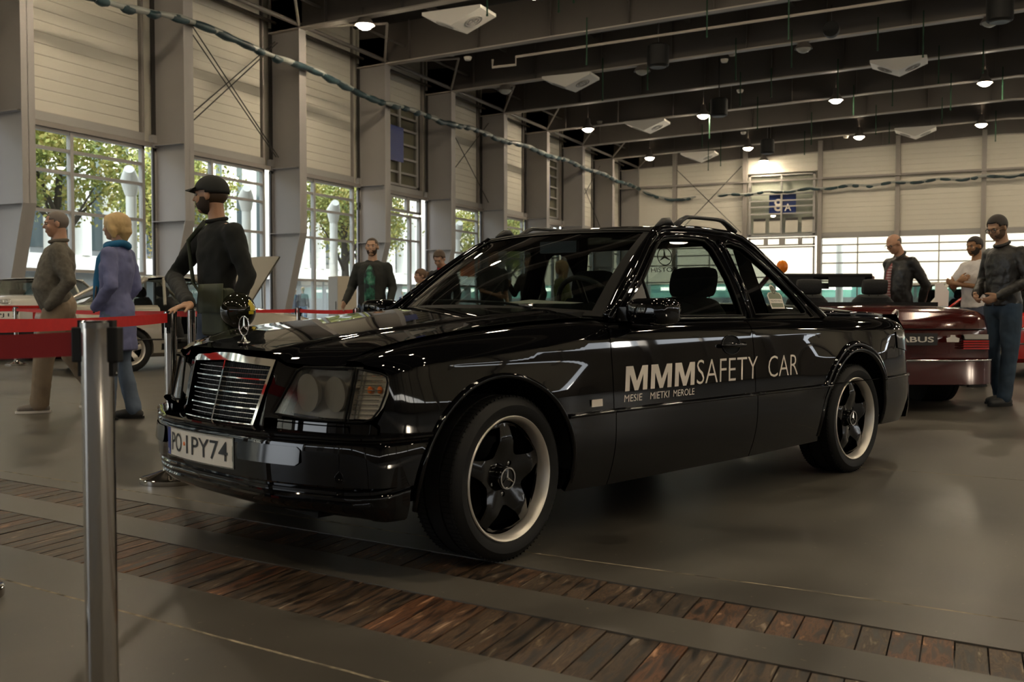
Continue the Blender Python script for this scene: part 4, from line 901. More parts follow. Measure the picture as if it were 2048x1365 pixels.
# grille
def gr(y, q, d=0): return (.738-.262*(q-.515)-.30*y*y+d, y, q)
gw = lambda q: .268+(q-.515)*.185
fo = [(-gw(.515)+.01, .512), (gw(.515)-.01, .512), (gw(.52), .52), (gw(.765), .765), (gw(.785)-.01, .780), (.15, .790), (0, .793), (-.15, .790), (-gw(.785)+.01, .780), (-gw(.765), .765), (-gw(.52), .52)]
iw = lambda q: gw(q)-.014
fi = [(-iw(.528), .528), (iw(.528), .528), (iw(.745), .738), (0, .752), (-iw(.745), .738)]
gl = empty('grille', parent=TP)
panel('grille_surround', fo, lambda y, z: gr(y, z, .012), M['chrome'], gl, holes=[fi], step=.02, thick=.04, sign=1)
panel('grille_backing', fi, lambda y, z: gr(y, z, -.03), M['mesh'], gl, step=.1, sign=1, edge=False)
for k in range(11):
    q = .545+.0178*k; thick = k % 3 == 2; mm = M['chrome'] if thick else M['dullchrome']
    mb = MB(); wv = iw(q); yy = np.linspace(-wv, wv, 13)
    hh = .0023 if thick else .0010; dd = .005 if thick else .0005
    rows = [[gr(y, q+s*hh, d-.002) for s, d in ((-1, -.02), (-1, dd), (1, dd), (1, -.02))] for y in yy]
    mb.grid(rows); mb.build('grille_slat', mm, gl)
mb = MB(); mb.grid([[gr(s, q, d) for s, d in ((-.0045, -.01), (-.0045, .011), (.0045, .011), (.0045, -.01))] for q in np.linspace(.525, .75, 8)]); mb.build('grille_divider', M['chrome'], gl)
mb = MB()
for k in range(44):
    y = -.31+k*.0145
    if abs(y) < .262: mb.box((.67, 0, 0), (0, 0, 0)) if 0 else mb.tube([gr(y, .53, -.018), gr(y, .742, -.018)], .0012, 4)
mb.build('grille_mesh', M['gasket'], gl)
# hood star
so_ = empty('hood_ornament', (.605, 0, .815), parent=TP)
MB().lathe([(.026, 0), (.024, .004), (.010, .008), (.006, .022), (.005, .03)], 20).build('ornament_base', M['chrome'], so_, 60)
mb = MB()
for a in range(3):
    an = math.pi/2+a*2*math.pi/3; mb.tube([(0, 0, .066), (0, .036*math.cos(an), .066+.036*math.sin(an))], [.0042, .0012], 6)
mb.tube([(0, .037*math.cos(a), .066+.037*math.sin(a)) for a in np.linspace(0, 2*math.pi, 41)[:-1]], .0022, 8, closed=True)
mb.build('ornament_star', M['chrome'], so_, 60)
# number plate
def pl(y, z, d=0): return (.818-.30*y*y+d, y, z+.014)
np_ = empty('number_plate', parent=TP)
panel('plate_base', [(-.262, .358), (.262, .358), (.262, .470), (-.262, .470)], lambda y, z: pl(y, z, 0), M['plate'], np_, step=.05, thick=.02)
panel('plate_band', [(-.260, .360), (-.222, .360), (-.222, .468), (-.260, .468)], lambda y, z: pl(y, z, .0012), M['blue'], np_, step=.05, edge=False)
for a, b, c, d in ((-.262, .262, .468, .472), (-.262, .262, .356, .360), (.258, .264, .358, .470)):
    panel('plate_rim', [(a, c), (b, c), (b, d), (a, d)], lambda y, z: pl(y, z, .003), M['dullchrome'], np_, step=.05, thick=.006)
lettering('plate_lettering', 'PO', lambda x, y, z: pl(-.205+x, .380+y, .0018), M['ink'], np_, fit=(.098, .072), offset=.004)
lettering('plate_lettering', '1PY74', lambda x, y, z: pl(-.065+x, .380+y, .0018), M['ink'], np_, fit=(.295, .072), offset=.004)
lettering('plate_lettering', 'PL', lambda x, y, z: pl(-.252+x, .368+y, .0018), M['sticker'], np_, fit=(.02, .014))
MB().sphere(pl(-.085, .416, .001), (.002, .008, .008)).build('plate_seal', M['amber'], np_)
# ---- wheels
def make_wheel(parent, loc, rz, name='wheel', RT=.312, RR=.2375, wid=.225, spokes='star', mrim=None, mlip=None, side=1, badge=True):
    w = empty(name, loc, rz, parent=parent)
    hw = wid/2; prof = []
    out = [(RR-.008, hw-.012), (RR+.004, hw-.004), (RR+.02, hw+.004), (RR+.04, hw+.006), (RT-.022, hw-.002), (RT-.010, hw-.010), (RT-.003, hw-.022)]
    tr = []
    for y in (.80, .60, .58, .565, .22, .205, .19, 0): pass
    gro = [.75, .33]; ys = [(hw-.03, 0)]
    for g in gro: ys += [(hw*g+.007, 0), (hw*g+.006, -.008), (hw*g-.003, -.008), (hw*g-.004, 0)]
    right = [(RT+d, y) for y, d in ys]; prof = out+right+[(r, -y) for r, y in right[::-1]]+[(r, -y) for r, y in out[::-1]]
    MB().lathe([(r, y*side) for r, y in prof], 96, 'Y', cap=False).build('tyre', M['rubber'], w, 35)
    mb = MB()
    for k in range(90):   # sipes and shoulder blocks
        a = 2*math.pi*k/90
        for y0, y1 in ((hw*.36, hw*.72), (-hw*.72, -hw*.36), (hw*.80, hw-.016), (-hw+.016, -hw*.80)):
            c, s = math.cos(a), math.sin(a); da = .0052; r = RT+.0012
            mb.add([(r*math.cos(a-da+q), y, r*math.sin(a-da+q)) for q in (0, .0105) for y in (y0*side, y1*side)]+[((r-.012)*math.cos(a-da+q), y, (r-.012)*math.sin(a-da+q)) for q in (0, .0105) for y in (y0*side, y1*side)], [(0, 1, 3, 2), (0, 2, 6, 4), (1, 5, 7, 3), (0, 4, 5, 1), (2, 3, 7, 6)])
    tag(mb.build('tread_blocks', M['gasket'], w), kind='stuff')
    o = hw
    MB().lathe([(RR-.012, o-.026), (RR-.002, o-.010), (RR, o-.004), (RR-.004, o), (RR-.010, o-.003), (RR-.017, o-.018), (RR-.021, o-.034), (RR-.024, o-.05)] if side > 0 else [(RR-.012, -o+.026), (RR-.002, -o+.010), (RR, -o+.004), (RR-.004, -o), (RR-.010, -o+.003), (RR-.020, -o+.018), (RR-.026, -o+.034), (RR-.030, -o+.05)], 72, 'Y', cap=False).build('rim_lip', mlip or M['alu'], w, 50)
    MB().lathe([(RR-.030, side*(o-.048)), (RR-.032, side*(o-.10)), (RR-.04, side*(-o+.02)), (.05, side*(-o+.02))], 48, 'Y', cap=False).build('rim_barrel', M['gasket'], w, 50)
    Rf = RR-.030
    wins = []
    for k in range(5):
        a0 = R(90+36+72*k)
        if spokes == 'star':
            pts = [(Rf*.945, -28), (Rf*.965, -16), (Rf*.97, 0), (Rf*.965, 16), (Rf*.945, 28), (Rf*.82, 25.5), (Rf*.68, 20), (Rf*.56, 11.5), (Rf*.50, 4), (Rf*.50, -4), (Rf*.56, -11.5), (Rf*.68, -20), (Rf*.82, -25.5)]
        else:
            pts = [(Rf*.93, -23), (Rf*.95, 0), (Rf*.93, 23), (Rf*.6, 19), (Rf*.36, 8), (Rf*.36, -8), (Rf*.6, -19)]
        wins.append([(r*math.cos(a0+R(t)), r*math.sin(a0+R(t))) for r, t in pts])
    def face(x, z):
        r = np.hypot(x, z); an = np.arctan2(z, x); k = np.cos(5*(an-math.pi/2))
        d = o-.046+.020*np.clip((r-.04)/.10, 0, 1)*np.clip((Rf-r)/.06, 0, 1)+.010*k*np.clip(r/Rf, 0, 1)**1.5
        d = d-.010*np.exp(-(r/.045)**4)*0; return x, side*d, z
    disc = [(Rf*math.cos(a), Rf*math.sin(a)) for a in np.linspace(0, 2*math.pi, 61)[:-1]]
    bolts = [[(.062*math.cos(R(90+36+72*k))+.0105*math.cos(a), .062*math.sin(R(90+36+72*k))+.0105*math.sin(a)) for a in np.linspace(0, 2*math.pi, 13)[:-1]] for k in range(5)]
    panel('rim_face', disc, face, mrim or M['rimblack'], w, holes=wins+bolts, step=.02, thick=.03, sign=-side, dens=.012)
    MB().lathe([(.15, side*(o-.14)), (.15, side*(o-.128)), (.07, side*(o-.128))], 40, 'Y').build('brake_disc', M['dullchrome'] if not badge else M['gasket'], w, 50)
    for b in bolts:
        c = np.mean(b, 0); MB().lathe([(.009, side*(o-.055)), (.009, side*(o-.047)), (.006, side*(o-.045)), (0, side*(o-.045))], 10, 'Y', (c[0], 0, c[1])).build('wheel_bolt', M['dullchrome'], w, 50)
    if badge:
        mb = MB(); MB().lathe([(.046, side*(o-.05)), (.045, side*(o-.026)), (.042, side*(o-.022)), (0, side*(o-.020))], 30, 'Y').build('centre_cap', M['rimblack'], w, 40)
        star(mb, lambda u, v, h: (-side*u*.042, side*(o-.0215+h*.006), v*.042), 1, .12, h=(0, .9)); mb.build('cap_star', M['chrome'], w)
    else:
        MB().lathe([(.028, side*(o-.05)), (.026, side*(o-.03)), (0, side*(o-.028))], 24, 'Y').build('centre_cap', mrim or M['rimblack'], w, 40)
    return w
hwid = .225/2
for X, y, rz_ in ((0, .868-hwid, R(5)), (-2.8, .872-hwid, 0)):
    make_wheel(TP, (X, y, .312), rz_)
for X, y, rz_ in ((0, -.868+hwid, R(5)), (-2.8, -.872+hwid, 0)):
    make_wheel(TP, (X, y, .312), rz_, side=-1)

# the far front corner is trimmed slightly and the tail drawn out, as on the real body
def trim_body(o, M0):
    for c in o.children:
        Mc = M0 @ c.matrix_basis
        if c.type == 'MESH' and not c.name.startswith(('tyre', 'rim', 'tread')):
            inv = Mc.inverted(); me = c.data; ch = False
            for v in me.vertices:
                p = Mc @ v.co; q = p.copy()
                if p.x > .2 and p.y < -.25:
                    k = min(1, (-.25-p.y)/.4)*min(1, (p.x-.2)/.35); q.y += .075*k; q.x -= .02*k
                if p.x < -3.2: q.x -= .05*min(1, (-3.2-p.x)/.4)
                if q != p: v.co = inv @ q; ch = True
        trim_body(c, Mc)
trim_body(TP, Matrix())
# ================================================================== barrier posts and belts
M['belt'] = noise_color(mat('red_belt', (.50, .006, .008), .7), [(0, (.42, .004, .006)), (1, (.58, .010, .010))], 30)
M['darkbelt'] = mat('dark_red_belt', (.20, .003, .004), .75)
def CP(px, Z, z=0): 
    v = Vector((-.4218, .9067, 0))*Z+Vector((.9067, .4218, 0))*((px-1024)/F_PX*Z); return Vector((v.x, v.y, z))
def stanchion(P, label, top=.925, ang=0, cassette=True, slots=4):
    t = empty('barrier_post', (P.x, P.y, 0), ang, label, 'barrier post', 'belt barrier posts')
    MB().lathe([(.168, 0), (.169, .006), (.169, .026), (.164, .030), (.150, .034), (.09, .052), (.050, .066), (.046, .074), (.038, .076)], 48).build('base', M['steel'], t, 40)
    MB().lathe([(.033, .05), (.033, top-.004), (.031, top-.004)], 40, cap=False).build('pole', M['steel'], t, 40)
    MB().lathe([(.0345, top-.012), (.0345, top), (.030, top+.004), (0, top+.004)], 36).build('cap', M['dullchrome'], t, 40)
    if cassette:
        for k in range(4):
            if slots == 2 and k % 2: continue
            a = k*math.pi/2; c, s = math.cos(a), math.sin(a)
            b = MB(); b.box((c*.040, s*.040, top-.047), (.022 if abs(c) > .5 else .030, .022 if abs(s) > .5 else .030, .075)); o = b.build('belt_slot', M['rubber'], t); bb = o.modifiers.new('b', 'BEVEL'); bb.width = .003; bb.segments = 2
            mb = MB(); mb.box((c*.034, s*.034, top-.055), (.010 if abs(c) > .5 else .020, .010 if abs(s) > .5 else .020, .12)); mb.build('slot_rail', M['rubber'], t)
            MB().sphere((c*.0405, s*.0405, top-.108), .003).build('rivet', M['dullchrome'], t, 180)
    return t
S1, S2 = CP(194, 2.08), CP(341, 5.28)
Z3 = CP(-118, 3.15); Z1 = CP(-620, 2.15); P3 = CP(383, 8.3); P4 = CP(32, 15.5); P4b = CP(-330, 13.9); P5 = CP(597, 13.2); P6 = CP(714, 11.7); P7 = CP(470, 14.9)
for P, lb, a in ((S1, 'tall brushed steel barrier post in the left foreground, cut by the lower edge', math.atan2((Z1-S1).y, (Z1-S1).x)), (S2, 'steel barrier post beside the black pickup under the capped man\'s hand', math.atan2((Z3-S2).y, (Z3-S2).x)),
                 (Z3, 'steel barrier post outside the left edge, end of the bright red belt', math.atan2((S2-Z3).y, (S2-Z3).x)), (Z1, 'steel barrier post outside the left edge, end of the dark red belt', math.atan2((S1-Z1).y, (S1-Z1).x)),
                 (P3, 'steel barrier post behind the capped man\'s arm beside the silver coupe', math.atan2((P4-P3).y, (P4-P3).x)), (P4, 'steel barrier post at far left in front of the silver saloon', 0), (P4b, 'steel barrier post beyond the left edge near the silver saloon', 0),
                 (P5, 'steel barrier post right of the silver coupe\'s nose', 0), (P6, 'steel barrier post under the bearded man\'s right hand', 0), (P7, 'steel barrier post hidden behind the capped man\'s hip', 0)):
    stanchion(P, lb, ang=a, slots=2)
def belt(A, B, label, m='belt', zc=.885, h=.048, sag=.012):
    d = (B-A).normalized(); A2, B2 = A+d*.052, B-d*.052; n = 12; rows = []
    s = Vector((-d.y, d.x, 0))*.0009
    for k in range(n+1):
        u = k/n; p = A2.lerp(B2, u); z = zc-sag*4*u*(1-u); rows.append([(p.x+q*s.x, p.y+q*s.y, z+w*h/2) for q, w in ((-1, -1), (-1, 1), (1, 1), (1, -1))])
    o = MB().grid(rows, closed_v=True).build('barrier_belt', M[m]); tag(o, label, 'barrier belt', 'red barrier belts'); return o
belt(Z1, S1, 'dark red belt nearest the viewer, ending at the foreground steel post', 'darkbelt', .879, .052)
belt(Z3, S2, 'bright red belt running to the post beside the pickup', 'belt', .893, .05)
belt(P4, P3, 'thin red belt behind the woman, crossing the silver coupe')
belt(P4b, P4, 'thin red belt at far left across the silver saloon\'s tail')
belt(P7, P5, 'red belt over the silver coupe\'s front wheel arch'); belt(P5, P6, 'red belt between the coupe\'s nose and the bearded man'); belt(P3, P7, 'red belt hidden behind the capped man')
# ---- cabinet and machine
t = empty('service_cabinet', CP(685, 30), R(-35), 'tall beige metal cabinet by the left windows beside the bearded man', 'cabinet')
mb = MB(); mb.box((0, 0, .93), (.85, .6, 1.82)); o = mb.build('cabinet_body', mat('cabinet_beige', (.42, .37, .29), .5), t); MB().box((.0, -.302, .95), (.80, .012, 1.7)).build('cabinet_door', M['frame'], t); MB().box((.28, -.315, .95), (.03, .02, .25)).build('cabinet_handle', M['darkframe'], t); MB().box((0, 0, .01), (.8, .55, .02)).build('plinth', M['darkframe'], t)
t = empty('ticket_machine', CP(-8, 21.5), R(20), 'white and grey machine with a red mark at the far left edge', 'machine')
MB().box((0, 0, 1.18), (.46, .4, .62)).build('machine_head', M['bwhite'], t); MB().box((0, 0, .42), (.48, .42, .84)).build('machine_body', M['frame'], t); MB().box((0, -.205, 1.2), (.2, .01, .12)).build('machine_mark', M['belt'], t)
# ================================================================== other cars
def other_car(name, label, P, fwd, paint, L=4.4, W=1.74, wb=2.55, rearoh=.95, hood=.78, deck=.90, roof=1.38, xs=None, open_top=False, seats=True, hoodopen=0, dooropen=False, wheels_m=None, plate=None, rear='saloon'):
    """origin: rear axle centre on the floor, +X forward"""
    t = empty(name, (P.x, P.y, 0), math.atan2(fwd[1], fwd[0]), label, 'car'); xr, xf = -rearoh, L-rearoh; w = W/2
    cowl = wb-.55
    X = [xr, xr+.04, xr+.14, xr+.4, -.1, .5, 1.1, cowl-.05, cowl+.3, wb+.1, xf-.35, xf-.12, xf-.02, xf]
    zd = interp([xr, xr+.04, xr+.18, xr+.6, .2, cowl, cowl+.4, wb, xf-.3, xf-.08, xf], [deck-.12, deck-.05, deck-.005, deck+.02, deck+.03, deck+.02, hood+.10, hood+.06, hood, hood-.07, hood-.16])
    wf = interp([xr, xr+.06, xr+.2, xr+.7, 1, xf-.7, xf-.2, xf-.05, xf], [.80*w, .92*w, .97*w, w, w, w*.99, .93*w, .84*w, .70*w])
    rows = []
    for x in X:
        z1 = float(zd(x)); ww = float(wf(x)); zb = .20 if -.5 < x < wb+.5 else .26
        half = [(0, zb), (ww*.86, zb), (ww*.97, zb+.06), (ww, .45), (ww*.995, .60), (ww*.975, z1-.14), (ww*.94, z1-.055), (ww*.86, z1-.012), (ww*.55, z1+.012), (0, z1+.02)]
        if open_top or True: pass
        rows.append([(x, y, z) for y, z in half]+[(x, -y, z) for y, z in half[1:-1][::-1]])
    mb = MB(); mb.grid(rows, closed_v=True); n_ = len(rows[0]); mb.add(rows[0], [tuple(range(n_))]); mb.add(rows[-1], [tuple(range(n_))])
    body_ = mb.build('body', paint, t, None)
    me = body_.data
    def cutter(mbk): o = mbk.build('cut', paint); o.parent = t; return o
    cuts = []
    k = MB(); 
    for x in (0, wb): k.lathe([(.345, -1.2), (.345, -w+.24)], 32, 'Y', (x, 0, .31)); k.lathe([(.345, w-.24), (.345, 1.2)], 32, 'Y', (x, 0, .31))
    c = cutter(k); cuts.append(c)
    x0, x1 = (.15, cowl-.02); k = MB(); k.box(((x0+x1)/2, 0, 1.0), (x1-x0, W*.80, 1.1)); cuts.append(cutter(k))
    if dooropen: k = MB(); k.box((1.12, -w, .70), (1.32, .8, .80)); cuts.append(cutter(k))
    if hoodopen: k = MB(); k.box((wb+.1, 0, 1.0), (1.1, W*.74, .9)); cuts.append(cutter(k))
    for c in cuts: m_ = body_.modifiers.new('b', 'BOOLEAN'); m_.operation = 'DIFFERENCE'; m_.object = c; m_.solver = 'EXACT'
    bpy.context.view_layer.update(); out = bpy.data.meshes.new_from_object(body_.evaluated_get(bpy.context.evaluated_depsgraph_get())); body_.modifiers.clear(); body_.data = out
    out.materials.clear(); out.materials.append(paint); out.polygons.foreach_set('material_index', [0]*len(out.polygons)); out.polygons.foreach_set('use_smooth', [True]*len(out.polygons)); out.set_sharp_from_angle(angle=R(28))
    for c in cuts: bpy.data.objects.remove(c)
    MB().box(((x0+x1)/2, 0, .33), (x1-x0, W*.8, .1)).build('cabin_floor', M['gasket'], t)
    for x in (0, wb): 
        for s in (1, -1): MB().lathe([(.342, 0), (.342, .22)], 28, 'Y', (x, s*(w-.245)+(-.11 if s > 0 else -.11), .31), cap=True).build('arch_liner', M['gasket'], t, 60)
    for x in (0, wb):
        for s in (1, -1): 
            if wheels_m is None or not isinstance(wheels_m, int): make_wheel(t, (x, s*(w-.115), .31), 0, RT=.31, RR=.215, wid=.2, spokes='five', mrim=wheels_m or M['rimblack'], side=s, badge=False)
    if rear == 'saloon' or True:
        # glasshouse
        gx = xs or (cowl-.02, cowl-.75, .55, -.15); wb_, wr_ = w*.88, w*.70; zb_ = deck+.02
        pil = lambda a, b, r=.026: MB().tube([a, b], r, 8, sq=(1.3, 1)).build('pillar', paint, t, 60)
        for s in (1, -1):
            pil((gx[0], s*wb_, zb_-.02), (gx[1], s*wr_, roof-.01))
            if not open_top: pil((gx[2], s*wr_, roof-.01), (gx[3], s*wb_, zb_-.02), .04); pil(((gx[1]+gx[2])/2-.12, s*wr_, roof), ((gx[1]+gx[2])/2-.18, s*wb_, zb_), .022)
            if not open_top and not (dooropen and s < 0): panel('side_glass', [(0, 0), (1, 0), (1, 1), (0, 1)], lambda a, b, s=s: (gx[3]+(gx[0]-gx[3])*a+((gx[2]-gx[3])*(1-a)+(gx[1]-gx[0])*a)*b, s*(wb_+(wr_-wb_)*b), zb_+(roof-zb_)*b), M['sideglass'], t, step=.5, edge=False)
        panel('windscreen', [(-1, 0), (1, 0), (1, 1), (-1, 1)], lambda u, v: (gx[0]+(gx[1]-gx[0])*v+.06*(1-u*u), u*(wb_+(wr_-wb_)*v), zb_+(roof-zb_)*v), M['glass'], t, step=.3, edge=False)
        hdr = M['gasket'] if open_top else paint
        MB().tube([(gx[1]+.04*(1-(y/wr_)**2), y, roof) for y in np.linspace(-wr_, wr_, 9)], .036, 8).build('windscreen_header', hdr, t, 60)
        if not open_top:
            panel('roof', [(gx[2]-.03, -wr_), (gx[1]+.02, -wr_), (gx[1]+.02, wr_), (gx[2]-.03, wr_)], lambda a, y: (a, y, roof+.035*(1-(y/wr_)**2)+.03*(1-((a-(gx[1]+gx[2])/2)/((gx[1]-gx[2])/2))**2)-.01), paint, t, step=.12, thick=.03, back=True)
            panel('rear_glass', [(-1, 0), (1, 0), (1, 1), (-1, 1)], lambda u, v: (gx[3]+(gx[2]-gx[3])*v-.05*(1-u*u), u*(wb_+(wr_-wb_)*v)*.94, zb_+(roof-zb_)*v), M['glass'], t, step=.3, edge=False)
        if dooropen: MB().box((1.0, w*.77, .60), (2.0, .02, .62)).box((.16, 0, .60), (.02, W*.78, .62)).box((1.8, 0, .56), (.02, W*.78, .5)).build('cabin_lining', M['gasket'], t)
        MB().box((cowl-.22, 0, deck-.02), (.36, W*.78, .12)).build('dashboard', M['dash'], t)
        if seats:
            for y in (.36, -.36): seat(t, (.95, y, .42), M['fabric'], s=1.02, lean=.28)
    MB().tube([(x, float(wf(x))*s_+.004*s_, .46) for s_ in (1,) for x in np.linspace(xr+.1, xf-.2, 16)], .012, 6).build('side_moulding', M['trim'], t, 180); MB().tube([(x, -float(wf(x))-.004, .46) for x in np.linspace(xr+.1, xf-.2, 16)], .012, 6).build('side_moulding', M['trim'], t, 180)
    return t, dict(xr=xr, xf=xf, w=w, cowl=cowl, wb=wb, zd=zd, wf=wf, deck=deck)
silver = mat('silver_paint', (.42, .39, .33), .22, .35, .4); maroon = mat('maroon_paint', (.055, .006, .005), .12, .1, .6); paleS = mat('pale_silver_paint', (.55, .53, .48), .25, .3, .4)
whitep = mat('rally_white', (.55, .52, .46), .3); redp = mat('red_paint', (.40, .012, .008), .2, 0, .4)
M['alloy'] = mat('alloy_silver', (.55, .52, .46), .28, .7)
# silver coupe with its bonnet raised
fwd = Vector((.9067, .4218, 0))*.68+Vector((-.4218, .9067, 0))*.73; sdv = Vector((-fwd.y, fwd.x, 0)).normalized(); rw_ = CP(258, 14.0)
t, g = other_car('silver_coupe', 'silver coupe with open door and raised bonnet behind the red belts', rw_+sdv*.80, fwd, silver, L=4.05, wb=2.45, rearoh=.75, deck=.94, hood=.80, roof=1.36, xs=(1.75, 1.15, .35, -.35), dooropen=True, hoodopen=1, wheels_m=M['alloy'])
hx = Matrix.Rotation(R(-52), 3, 'Y'); mb = MB(); H0 = Vector((g['cowl']+.12, 0, .93))
rows = [[H0+hx @ Vector((x, y*(1-.10*x), .03-.03*y*y*1.5+q)) for y in np.linspace(-.68, .68, 9)] for q, xs_ in ((0, np.linspace(0, 1.05, 7)), (-.025, np.linspace(1.05, 0, 7))) for x in xs_]
mb.grid(rows, closed_u=True).build('raised_bonnet', silver, t, 50); MB().tube([(g['cowl']+.5, -.5, .86), H0+hx @ Vector((.6, -.5, 0))], .008, 6).build('bonnet_stay', M['gasket'], t)
MB().box((g['wb']+.1, 0, .62), (.95, 1.1, .2)).build('engine', M['gasket'], t)
dmb = MB(); dz = [(.0, .30), (.95, .28), (1.0, .45), (.98, .92), (.1, .93)]; dr = Matrix.Rotation(R(-62), 3, 'Z'); hp = Vector((1.72, -.84, 0))
dmb.prism(dz, 0, .07, lambda u, v, h: tuple(hp+dr @ Vector((-u, -h, v)))); dob = dmb.build('open_door', silver, t); MB().tube([hp+dr @ Vector((-u, -.035, v)) for u, v in ((.1, .93), (.45, 1.28), (.85, 1.30), (.98, .93))], .016, 6).build('door_window_frame', M['trim'], dob, 60)
MB().prism([(.05, .32), (.93, .32), (.93, .86), (.08, .88)], .071, .085, lambda u, v, h: tuple(hp+dr @ Vector((-u, -h, v)))).build('door_lining', M['gasket'], dob)
# silver saloon seen from behind at the left edge
fwd2 = Vector((-.4218, .9067, 0))*.99+Vector((.9067, .4218, 0))*-.14
t, g = other_car('silver_saloon', 'pale silver saloon seen from behind at the left edge with four rings on its boot', CP(8, 16.5)+fwd2.normalized()*.98, fwd2, paleS, L=4.5, wb=2.65, rearoh=.98, deck=1.10, hood=.90, roof=1.42, xs=(2.1, 1.4, .3, -.35), wheels_m=M['alloy'])
xr = g['xr']
for k in range(4): MB().tube([(xr-.012, .085-.057*k+.034*math.cos(a), 1.02+.034*math.sin(a)) for a in np.linspace(0, 2*math.pi, 25)[:-1]], .006, 6, closed=True).build('ring', M['chrome'], t, 180)
MB().box((xr-.004, 0, .925), (.03, 1.36, .05)).build('tail_light_band', M['redlens'], t); MB().box((xr-.012, .0, .78), (.02, .52, .12)).build('plate', M['plate'], t)
lettering('plate_lettering', '3PJ13', lambda x, y, z: (xr-.024, .22-x, .745+y), M['ink'], t, fit=(.44, .075))
for s in (1, -1): MB().box((xr-.0, s*.60, .80), (.06, .26, .16)).build('tail_lamp', M['redlens'], t)
MB().box((xr-.03, 0, .50), (.14, 1.6, .22)).build('rear_bumper', M['rubber'], t)
# maroon convertible
fwd3 = Vector((-.4218, .9067, 0)); C0 = CP(1024+3.60/8.9*F_PX, 8.9)+fwd3*1.02
t, g = other_car('maroon_convertible', 'maroon open-top car with black hood frame parked behind the black pickup', C0, (fwd3.x, fwd3.y), maroon, L=4.65, W=1.74, wb=2.72, rearoh=1.02, deck=.93, hood=.86, roof=1.30, xs=(2.12, 1.50, .3, -.3), open_top=True, wheels_m=M['rimblack'])
xr = g['xr']; w = g['w']
tl2 = lambda y, z, o=0: (xr-.010-.04*(1-(abs(y)/.8)**3)-o, y, z)
for s in (1, -1):
    panel('tail_lamp', [(s*.50, .70), (s*.70, .70), (s*.74, .70), (s*.74, .655), (s*.52, .655)], lambda y, z: tl2(y, z, .012), M['lampgrey'], t, sign=-1, step=.1, thick=.04)
    for k in range(4): panel('tail_lamp_rib', [(s*.50, .645-.022*k), (s*.745, .645-.022*k), (s*.745, .630-.022*k), (s*.50, .630-.022*k)], lambda y, z: tl2(y, z, .018), M['redlens'], t, sign=-1, step=.1, thick=.04)
    MB().lathe([(.03, 0), (.03, .12), (.022, .12), (.022, 0)], 16, 'X', (xr-.12, s*.52, .27), cap=False).build('exhaust', M['chrome'], t, 40)
panel('bumper', [(-.84, .25), (.84, .25), (.86, .46), (-.86, .46)], lambda y, z: (xr-.10-.06*(1-(np.abs(y)/.86)**3)+.25*np.abs(y/.86)**8, y, z), maroon, t, sign=-1, step=.06, thick=.18)
MB().tube([(xr-.11-.06*(1-(abs(y)/.86)**3)+.25*abs(y/.86)**8, y, .468) for y in np.linspace(-.86, .86, 17)], .010, 8).build('bumper_strip', M['chrome'], t, 180)
panel('rear_plate', [(-.26, .60), (.26, .60), (.26, .71), (-.26, .71)], lambda y, z: tl2(y, z, .02), M['ink'], t, sign=-1, step=.1, thick=.01)
lettering('plate_lettering', 'BRABUS', lambda x, y, z: tl2(.235-x, .628+y, .024), M['white'], t, fit=(.46, .052), offset=.02)
mb = MB(); mb.prism([(-.055, 0), (.055, 0), (.06, .035), (.025, .045), (.02, .065), (-.02, .065), (-.025, .045), (-.06, .035)], 0, .003, lambda u, v, h: tl2(-.40+u, .63+v, .02+h)); mb.build('rear_sticker', M['white'], t)
MB().tube([(xr-.03, y, .745) for y in np.linspace(-.7, .7, 9)], .008, 6).build('boot_lid_seam', M['gasket'], t, 180)
MB().box((.0, 0, .965), (.5, 1.25, .06)).build('hood_cover', M['rubber'], t)
for s in (1, -1): MB().box((1.46, s*.30, 1.235), (.02, .42, .12)).build('sun_visor', M['rubber'], t)
MB().box((1.55, 0, 1.19), (.04, .24, .07)).build('inner_mirror', M['trim'], t)
# two more cars far right
fwd4 = Vector((.9067, .4218, 0))*-.95+Vector((-.4218, .9067, 0))*-.3
t, g = other_car('white_rally_car', 'white and red rally car with blue and green stripes behind the bald man', CP(1850, 17.6)-fwd4.normalized()*1.2, (fwd4.x, fwd4.y), whitep, L=4.0, wb=2.4, rearoh=.7, deck=.92, hood=.84, roof=1.34, xs=(1.8, 1.25, .1, -.5), wheels_m=M['alloy'])
for nm, z0, z1, mm in (('red_stripe', .60, .72, redp), ('red_stripe', .36, .42, redp)):
    for s in (1, -1): MB().box((1.0, s*(g['w']+.004), (z0+z1)/2), (2.6, .01, z1-z0)).build(nm, mm, t)
MB().box((-.4, .0, 1.02), (.35, 1.3, .05)).build('rear_wing', M['blue'], t); MB().box((-.4, .0, 1.07), (.30, 1.28, .03)).build('wing_stripe', mat('green_stripe', (.02, .22, .10), .4), t)
t, g = other_car('red_roadster', 'red car with bright chrome trim at the right edge behind the man in jeans', CP(2165, 14.2), (fwd4.x, fwd4.y), redp, L=4.1, wb=2.45, rearoh=.8, deck=.86, hood=.80, roof=1.2, xs=(1.8, 1.4, .3, -.3), open_top=True, wheels_m=M['alloy'])
for z in (.45, .62): MB().tube([(g['xf']-.1+.1*(1-(y/.8)**2), y, z) for y in np.linspace(-.8, .8, 9)], .025, 8).build('chrome_bumper', M['chrome'], t, 180)
for s in (1, -1): MB().tube([(x, s*(g['w']+.01), .66) for x in np.linspace(-.5, 3, 8)], .014, 6).build('chrome_strip', M['chrome'], t, 180)
